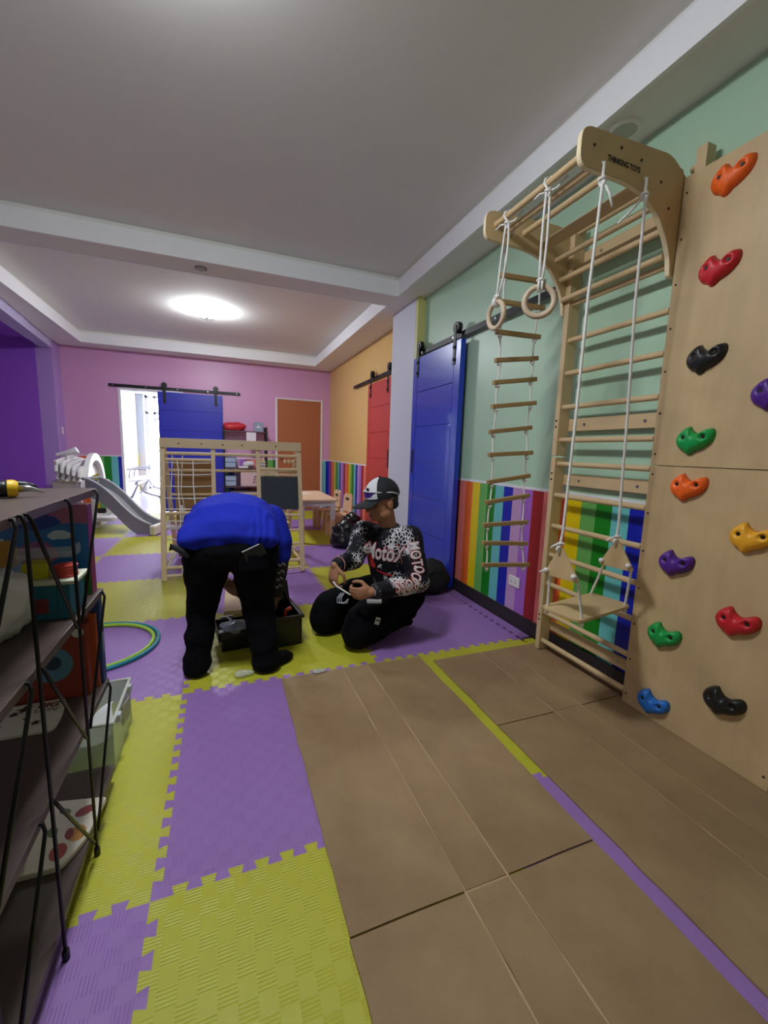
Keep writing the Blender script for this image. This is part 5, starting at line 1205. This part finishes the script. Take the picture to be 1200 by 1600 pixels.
# things he holds
t = thing('cable_tie', (.83, 1.19, .38), 'white plastic strip held between the kneeling man\'s hands', 'cable')
MB().tube([(.800, 1.225, .425), (.812, 1.20, .405), (.850, 1.15, .385), (.875, 1.12, .372)], .0045, 6).build('strip', M_whitepl, t, smooth=True)
for k in range(3): MB().tube([(.83+.010*k, 1.16, .375), (.805+.012*k, 1.15, .35), (.80+.012*k, 1.13, .33), (.835+.010*k, 1.12, .325), (.862, 1.12, .35)], .0028, 6).build('loop', mat('strip_grey', 'a9adb4', .35), t, smooth=True)
t = thing('plastic_packet', (.98, 1.03, .35), 'grey packet resting on the kneeling man\'s thigh under his hand', 'packet')
MB().obox((1.0, 1.065, .345), (.085, .05, .022), -.3).build('packet', mat('packet_grey', 'a6a9ae', .4, .1), t, bevel=.006)
t = thing('paper_slip', (1.41, 1.60, 0), 'white paper slip on the mats behind the kneeling man', 'paper'); MB().obox((1.405, 1.60, .003), (.11, .10, .002), .5).build('slip', mat('paper_white', 'e6e8e6', .5), t)

# ---------------------------------------------------------------- bending man
b2 = MB(); hc2 = V((.245, 1.19, .70)); X1 = V((1, 0, 0))
spn = [hc2-V((0, .03, .06)), hc2+V((0, .02, .03)), V((.255, 1.36, .765)), V((.27, 1.52, .755)), V((.285, 1.64, .685)), V((.29, 1.70, .62))]
loft(b2, spn, [.14, .16, .15, .165, .12, .06], [.10, .115, .115, .11, .085, .055], X1)
P2, HR2, _h = head(b2, V((.29, 1.80, .50)), (0, -.35, -1), (0, .95, -.30))
chain(b2, [spn[-2], spn[-1], V((.29, 1.765, .55))], [.07, .058, .056])
s2R, e2R, w2R = V((.475, 1.57, .735)), V((.535, 1.50, .495)), V((.500, 1.470, .275))
s2L, e2L, w2L = V((.075, 1.57, .715)), V((.105, 1.50, .48)), V((.215, 1.435, .395))
for a, b, c in ((s2R, e2R, w2R), (s2L, e2L, w2L)): chain(b2, [spn[-2]+V((0, 0, .02)), a, b, b.lerp(c, .35), c], [.08, .056, .044, .042, .029])
hand(b2, w2R, (-.1, .15, -1), (.9, -.3, 0), (.1, .9, .1), (.35, .5, .4)); hand(b2, w2L, (.8, -.05, -.55), (.1, -.9, .3), (.3, .2, .9), (.5, .7, .5))
hpL2, knL2, anL2 = V((.150, 1.19, .655)), V((.092, 1.235, .345)), V((.058, 1.175, .065))
hpR2, knR2, anR2 = V((.330, 1.18, .655)), V((.372, 1.20, .335)), V((.405, 1.115, .065))
for a, b, c in ((hpL2, knL2, anL2), (hpR2, knR2, anR2)): chain(b2, [a, b, c], [.085, .058, .036])
fL, fR = V((-.03, 1, 0)), V((.88, .48, 0)).normalized()
for an, fd in ((anL2, fL), (anR2, fR)): chain(b2, [an-fd*.02-V((0, 0, .03)), an+fd*.07-V((0, 0, .035)), an+fd*.14-V((0, 0, .042))], [.034, .032, .021])
bm2 = link_mesh('person', remesh(b2, .0055, 3), M_skin2)
tag(bm2, 'man in a royal blue shirt and black trousers bending over the toolbox, seen from behind', 'person')
face_details(P2, HR2, bm2)
hb = MB(); hb.sphere(P2(0, -.03, .03), (.082, .088, .085), 20, 12, HR2); link_mesh('hair', remesh(hb, .008, 2, lambda c, n: .002*noise.noise(c*90)), M_hair, bm2)
tb2 = MB()
loft(tb2, [hc2-V((0, .02, .10)), hc2-V((0, .03, .04)), hc2+V((0, -.005, .02)), hc2+V((0, .03, .07))], [.19, .212, .212, .18], [.120, .128, .118, .09], X1)
for a, b, c, k in ((hpL2+V((-.018, -.01, .0)), knL2, anL2, 0), (hpR2+V((.022, -.01, 0)), knR2, anR2, 1)):
    chain(tb2, [a, a.lerp(b, .35)+V((0, -.01, 0)), a.lerp(b, .75), b, b.lerp(c, .4)-V((0, .012, 0)), b.lerp(c, .8), c-V((0, 0, .012))], [.125, .112, .092, .082, .075, .070, .066] if k else [.122, .104, .080, .070, .066, .063, .062])
tme2 = remesh(tb2, .010, 5, lambda c, n: fold(c, 6, .008, 14, .003, 9.0)+.004*math.sin(c.z*42+3*noise.noise(c*5))*max(0, min(1, (.42-c.z)*4)))
for v in tme2.vertices: v.co.z = max(v.co.z, .012)
tro2 = link_mesh('trousers', tme2, M_pants, bm2)
for an, fd in ((anL2, fL), (anR2, fR)):
    q = MB(); chain(q, [an-fd*.028-V((0, 0, .022)), an+fd*.06-V((0, 0, .03)), an+fd*.125-V((0, 0, .036)), an+fd*.155-V((0, 0, .042))], [.044, .043, .036, .022]); me = remesh(q, .008, 4)
    for v in me.vertices: v.co.z = max(v.co.z, .003)
    link_mesh('sock', me, M_sock, bm2)
sb2 = MB()
loft(sb2, [V((.235, 1.050, .722)), V((.237, 1.10, .738)), V((.242, 1.20, .765)), V((.255, 1.34, .785)), V((.272, 1.50, .775)), V((.282, 1.62, .71)), V((.288, 1.69, .64))], [.236, .240, .238, .228, .222, .165, .08], [.040, .100, .140, .155, .145, .11, .07], X1)
chain(sb2, [V((.33, 1.58, .74)), s2R+V((.0, -.01, .01)), s2R.lerp(e2R, .5)+V((.012, -.02, 0)), s2R.lerp(e2R, .82)], [.11, .098, .088, .074])
chain(sb2, [V((.22, 1.58, .74)), s2L+V((0, 0, .01)), s2L.lerp(e2L, .5), s2L.lerp(e2L, .93)], [.11, .092, .084, .074])
def shirt_disp(c, n):
    w = max(0, 1-abs(c.x-.40)/.14)*max(0, 1-abs(c.z-.78)/.14)*max(0, min(1, (1.5-c.y)*4))
    d = .0065*w*math.sin((c.x*.8-c.z*.9+.2*noise.noise(c*6))*70)
    h = max(0, 1-abs(c.y-1.07)/.10); w2 = max(0, 1-abs(c.x-.02)/.12)
    return d+.004*h*math.sin(c.x*34+5*noise.noise(c*4))+.006*w2*math.sin(c.z*60+6*noise.noise(c*5))+fold(c, 5, .004, 12, .0015, 3)
shm = remesh(sb2, .0095, 5, shirt_disp)
sh2 = link_mesh('shirt', shm, M_blueshirt, bm2)
# patterned sleeve on the right forearm, glove and phone in the pockets
asm = mat('patterned_armsleeve', '22222a', .7, .5, 40)
q = MB(); chain(q, [e2R.lerp(w2R, .02), e2R.lerp(w2R, .35), e2R.lerp(w2R, .9)], [.050, .048, .036]); asl = link_mesh('arm_sleeve', remesh(q, .008, 3), asm, bm2)
for k in range(4):
    z = .50-.045*k; x = .535-.006*k; y = 1.448
    MB().tube([(x-.030, y+.004, z), (x-.012, y-.008, z-.022), (x+.004, y-.008, z), (x+.018, y+.002, z-.02)], .0035, 5).build('zigzag_print', M_tw, asl)
q = MB(); chain(q, [e2L.lerp(w2L, .02), e2L.lerp(w2L, .5), e2L.lerp(w2L, .88)], [.048, .044, .034]); link_mesh('arm_sleeve', remesh(q, .008, 3), asm, bm2)
dw = (w2L-e2L).normalized(); u, v_ = frame_from(dw)
MB().tube([w2L-dw*.006+(u*math.cos(a)+v_*math.sin(a))*.034 for a in [2*PI*k/20 for k in range(20)]], .004, 6, closed=True).build('bracelet', mat('bead_yellow', 'c9a060', .5), bm2, smooth=True)
t = thing('work_glove', (-.035, 1.06, .68), 'dark grey work glove hanging from the bending man\'s left pocket', 'glove')
q = MB(); chain(q, [V((.040, 1.075, .665)), V((.018, 1.065, .690)), V((-.004, 1.06, .710))], [.012, .017, .016])
for k in range(4): chain(q, [V((-.004, 1.06, .712)), V((-.026-.002*k, 1.052+.005*k, .728-.009*k))], [.008, .007])
link_mesh('glove', remesh(q, .006, 3), mat('glove_grey', '2b2c30', .8, .2, 30), t)
t = thing('smartphone', (.335, 1.02, .66), 'black smartphone with a pale edge sticking out of the back pocket', 'phone')
ph = Matrix.Rotation(math.radians(-24), 3, 'Y')
MB().obox((.345, 1.030, .672), (.105, .010, .060), R=ph).build('phone_body', M_blackpl, t, bevel=.004)
MB().obox(V((.345, 1.030, .672))+ph@V((-.006, -.001, .0305)), (.088, .008, .003), R=ph).build('pale_edge', mat('phone_edge', 'd6d9dd', .4), t)
MB().grid(lambda u, v: V((.27+.14*u, 1.035-.012*math.sin(PI*u), .585+.075*v)), 10, 4).build('pocket_flap', M_pants, tro2, smooth=True)

# ---------------------------------------------------------------- toolbox between the two men
tbx = thing('toolbox', (.46, 1.50, 0), 'open black plastic toolbox on the yellow mat between the two men', 'toolbox')
TR = Matrix.Rotation(.12, 3, 'Z'); TC = V((.510, 1.50, 0))
def TBX(x0, x1, y0, y1, z0, z1, nm, m=M_blackpl, bv=.004):
    q = MB().box(x0, x1, y0, y1, z0, z1); q.v = [TC+TR@p for p in q.v]; return q.build(nm, m, tbx, bevel=bv)
TBX(-.115, .115, -.155, .155, .002, .012, 'bottom'); TBX(-.115, -.105, -.155, .155, .012, .185, 'wall'); TBX(.105, .115, -.155, .155, .012, .185, 'wall'); TBX(-.105, .105, -.155, -.145, .012, .185, 'wall'); TBX(-.105, .105, .145, .155, .012, .185, 'wall')
TBX(-.122, .128, -.162, -.144, .170, .190, 'rim'); TBX(.104, .128, -.144, .162, .170, .190, 'rim'); TBX(.114, .138, -.03, .03, .12, .185, 'latch')
q = MB().tube([TC+TR@V(p) for p in ((.10, .12, .185), (.09, .14, .245), (.04, .14, .248), (.02, .12, .185))], .006, 8); q.build('handle', M_blackpl, tbx, smooth=True)
q = MB().box(-.10, .12, -.008, .008, -.0, .13); RT = Matrix.Rotation(-.5, 3, 'X'); q.v = [TC+TR@(V((0, .150, .185))+RT@p) for p in q.v]; q.build('lid', M_blackpl, tbx, bevel=.004)
# cantilever tray swung out to the left
TBX(-.36, -.125, -.10, .12, .075, .083, 'tray_bottom'); TBX(-.36, -.352, -.10, .12, .083, .130, 'tray_wall'); TBX(-.133, -.125, -.10, .12, .083, .130, 'tray_wall'); TBX(-.352, -.133, -.10, -.092, .083, .130, 'tray_wall'); TBX(-.352, -.133, .112, .12, .083, .130, 'tray_wall'); TBX(-.34, -.12, -.08, .10, .004, .075, 'tray_support')
M_clearbag = mat('clear_bag', '9aa3ad', .18, .15, 20, bump=.8, bscale=40, alpha=.75)
crumple('hardware_bag', tuple(TC+TR@V((-.25, -.02, .125))), (.085, .075, .035), M_clearbag, 'crumpled clear plastic bag of hardware in the toolbox tray', 'bag', 61, .35, .085)
t = thing('socket_driver', tuple(TC+TR@V((-.29, .08, .10))), 'chrome T handled driver in the toolbox tray', 'driver')
MB().cyl(TC+TR@V((-.29, .09, .145)), TC+TR@V((-.27, -.0, .155)), .005).build('shaft', M_steel, t); MB().cyl(TC+TR@V((-.325, .088, .148)), TC+TR@V((-.25, .092, .148)), .006).build('cross_handle', M_steel, t)
t = thing('orange_grip_tool', tuple(TC+TR@V((.04, -.05, .012))), 'orange handled tool standing in the toolbox', 'tool')
MB().tube([TC+TR@V((.02, -.04, .02)), TC+TR@V((.035, -.05, .14)), TC+TR@V((.045, -.055, .19)), TC+TR@V((.075, -.06, .205))], .014, 10, rs=[.006, .008, .014, .013]).build('grip', mat('tool_orange', 'd4491f', .45), t, smooth=True)
t = thing('blue_grip_tool', tuple(TC+TR@V((-.05, .05, .012))), 'dark blue handled tool standing in the toolbox', 'tool')
MB().tube([TC+TR@V((-.05, .05, .02)), TC+TR@V((-.05, .06, .12)), TC+TR@V((-.055, .07, .20))], .013, 10, rs=[.006, .010, .013]).build('grip', mat('tool_navy', '2a3346', .45), t, smooth=True)
for k in range(5): 
    TBX(-.08+.035*k, -.06+.035*k, -.12, .10, .02, .10+.01*(k % 3), 'divider')
TBX(.114, .1165, -.12, -.05, .05, .12, 'emblem', mat('emblem_grey', '24262a', .5), 0)
crumple('plastic_scrap', (.285, 1.085, .012), (.045, .03, .014), mat('clear_scrap', 'd8dccb', .12, .05, alpha=.45), 'scrap of clear plastic film on the yellow mat by the foot', 'scrap', 71, .4, .001)
crumple('plastic_scrap', (.665, .99, .012), (.04, .02, .008), mat('clear_scrap2', 'c9c9c0', .15, .05, alpha=.6), 'scrap of clear plastic film at the cardboard edge', 'scrap', 73, .4, .008)
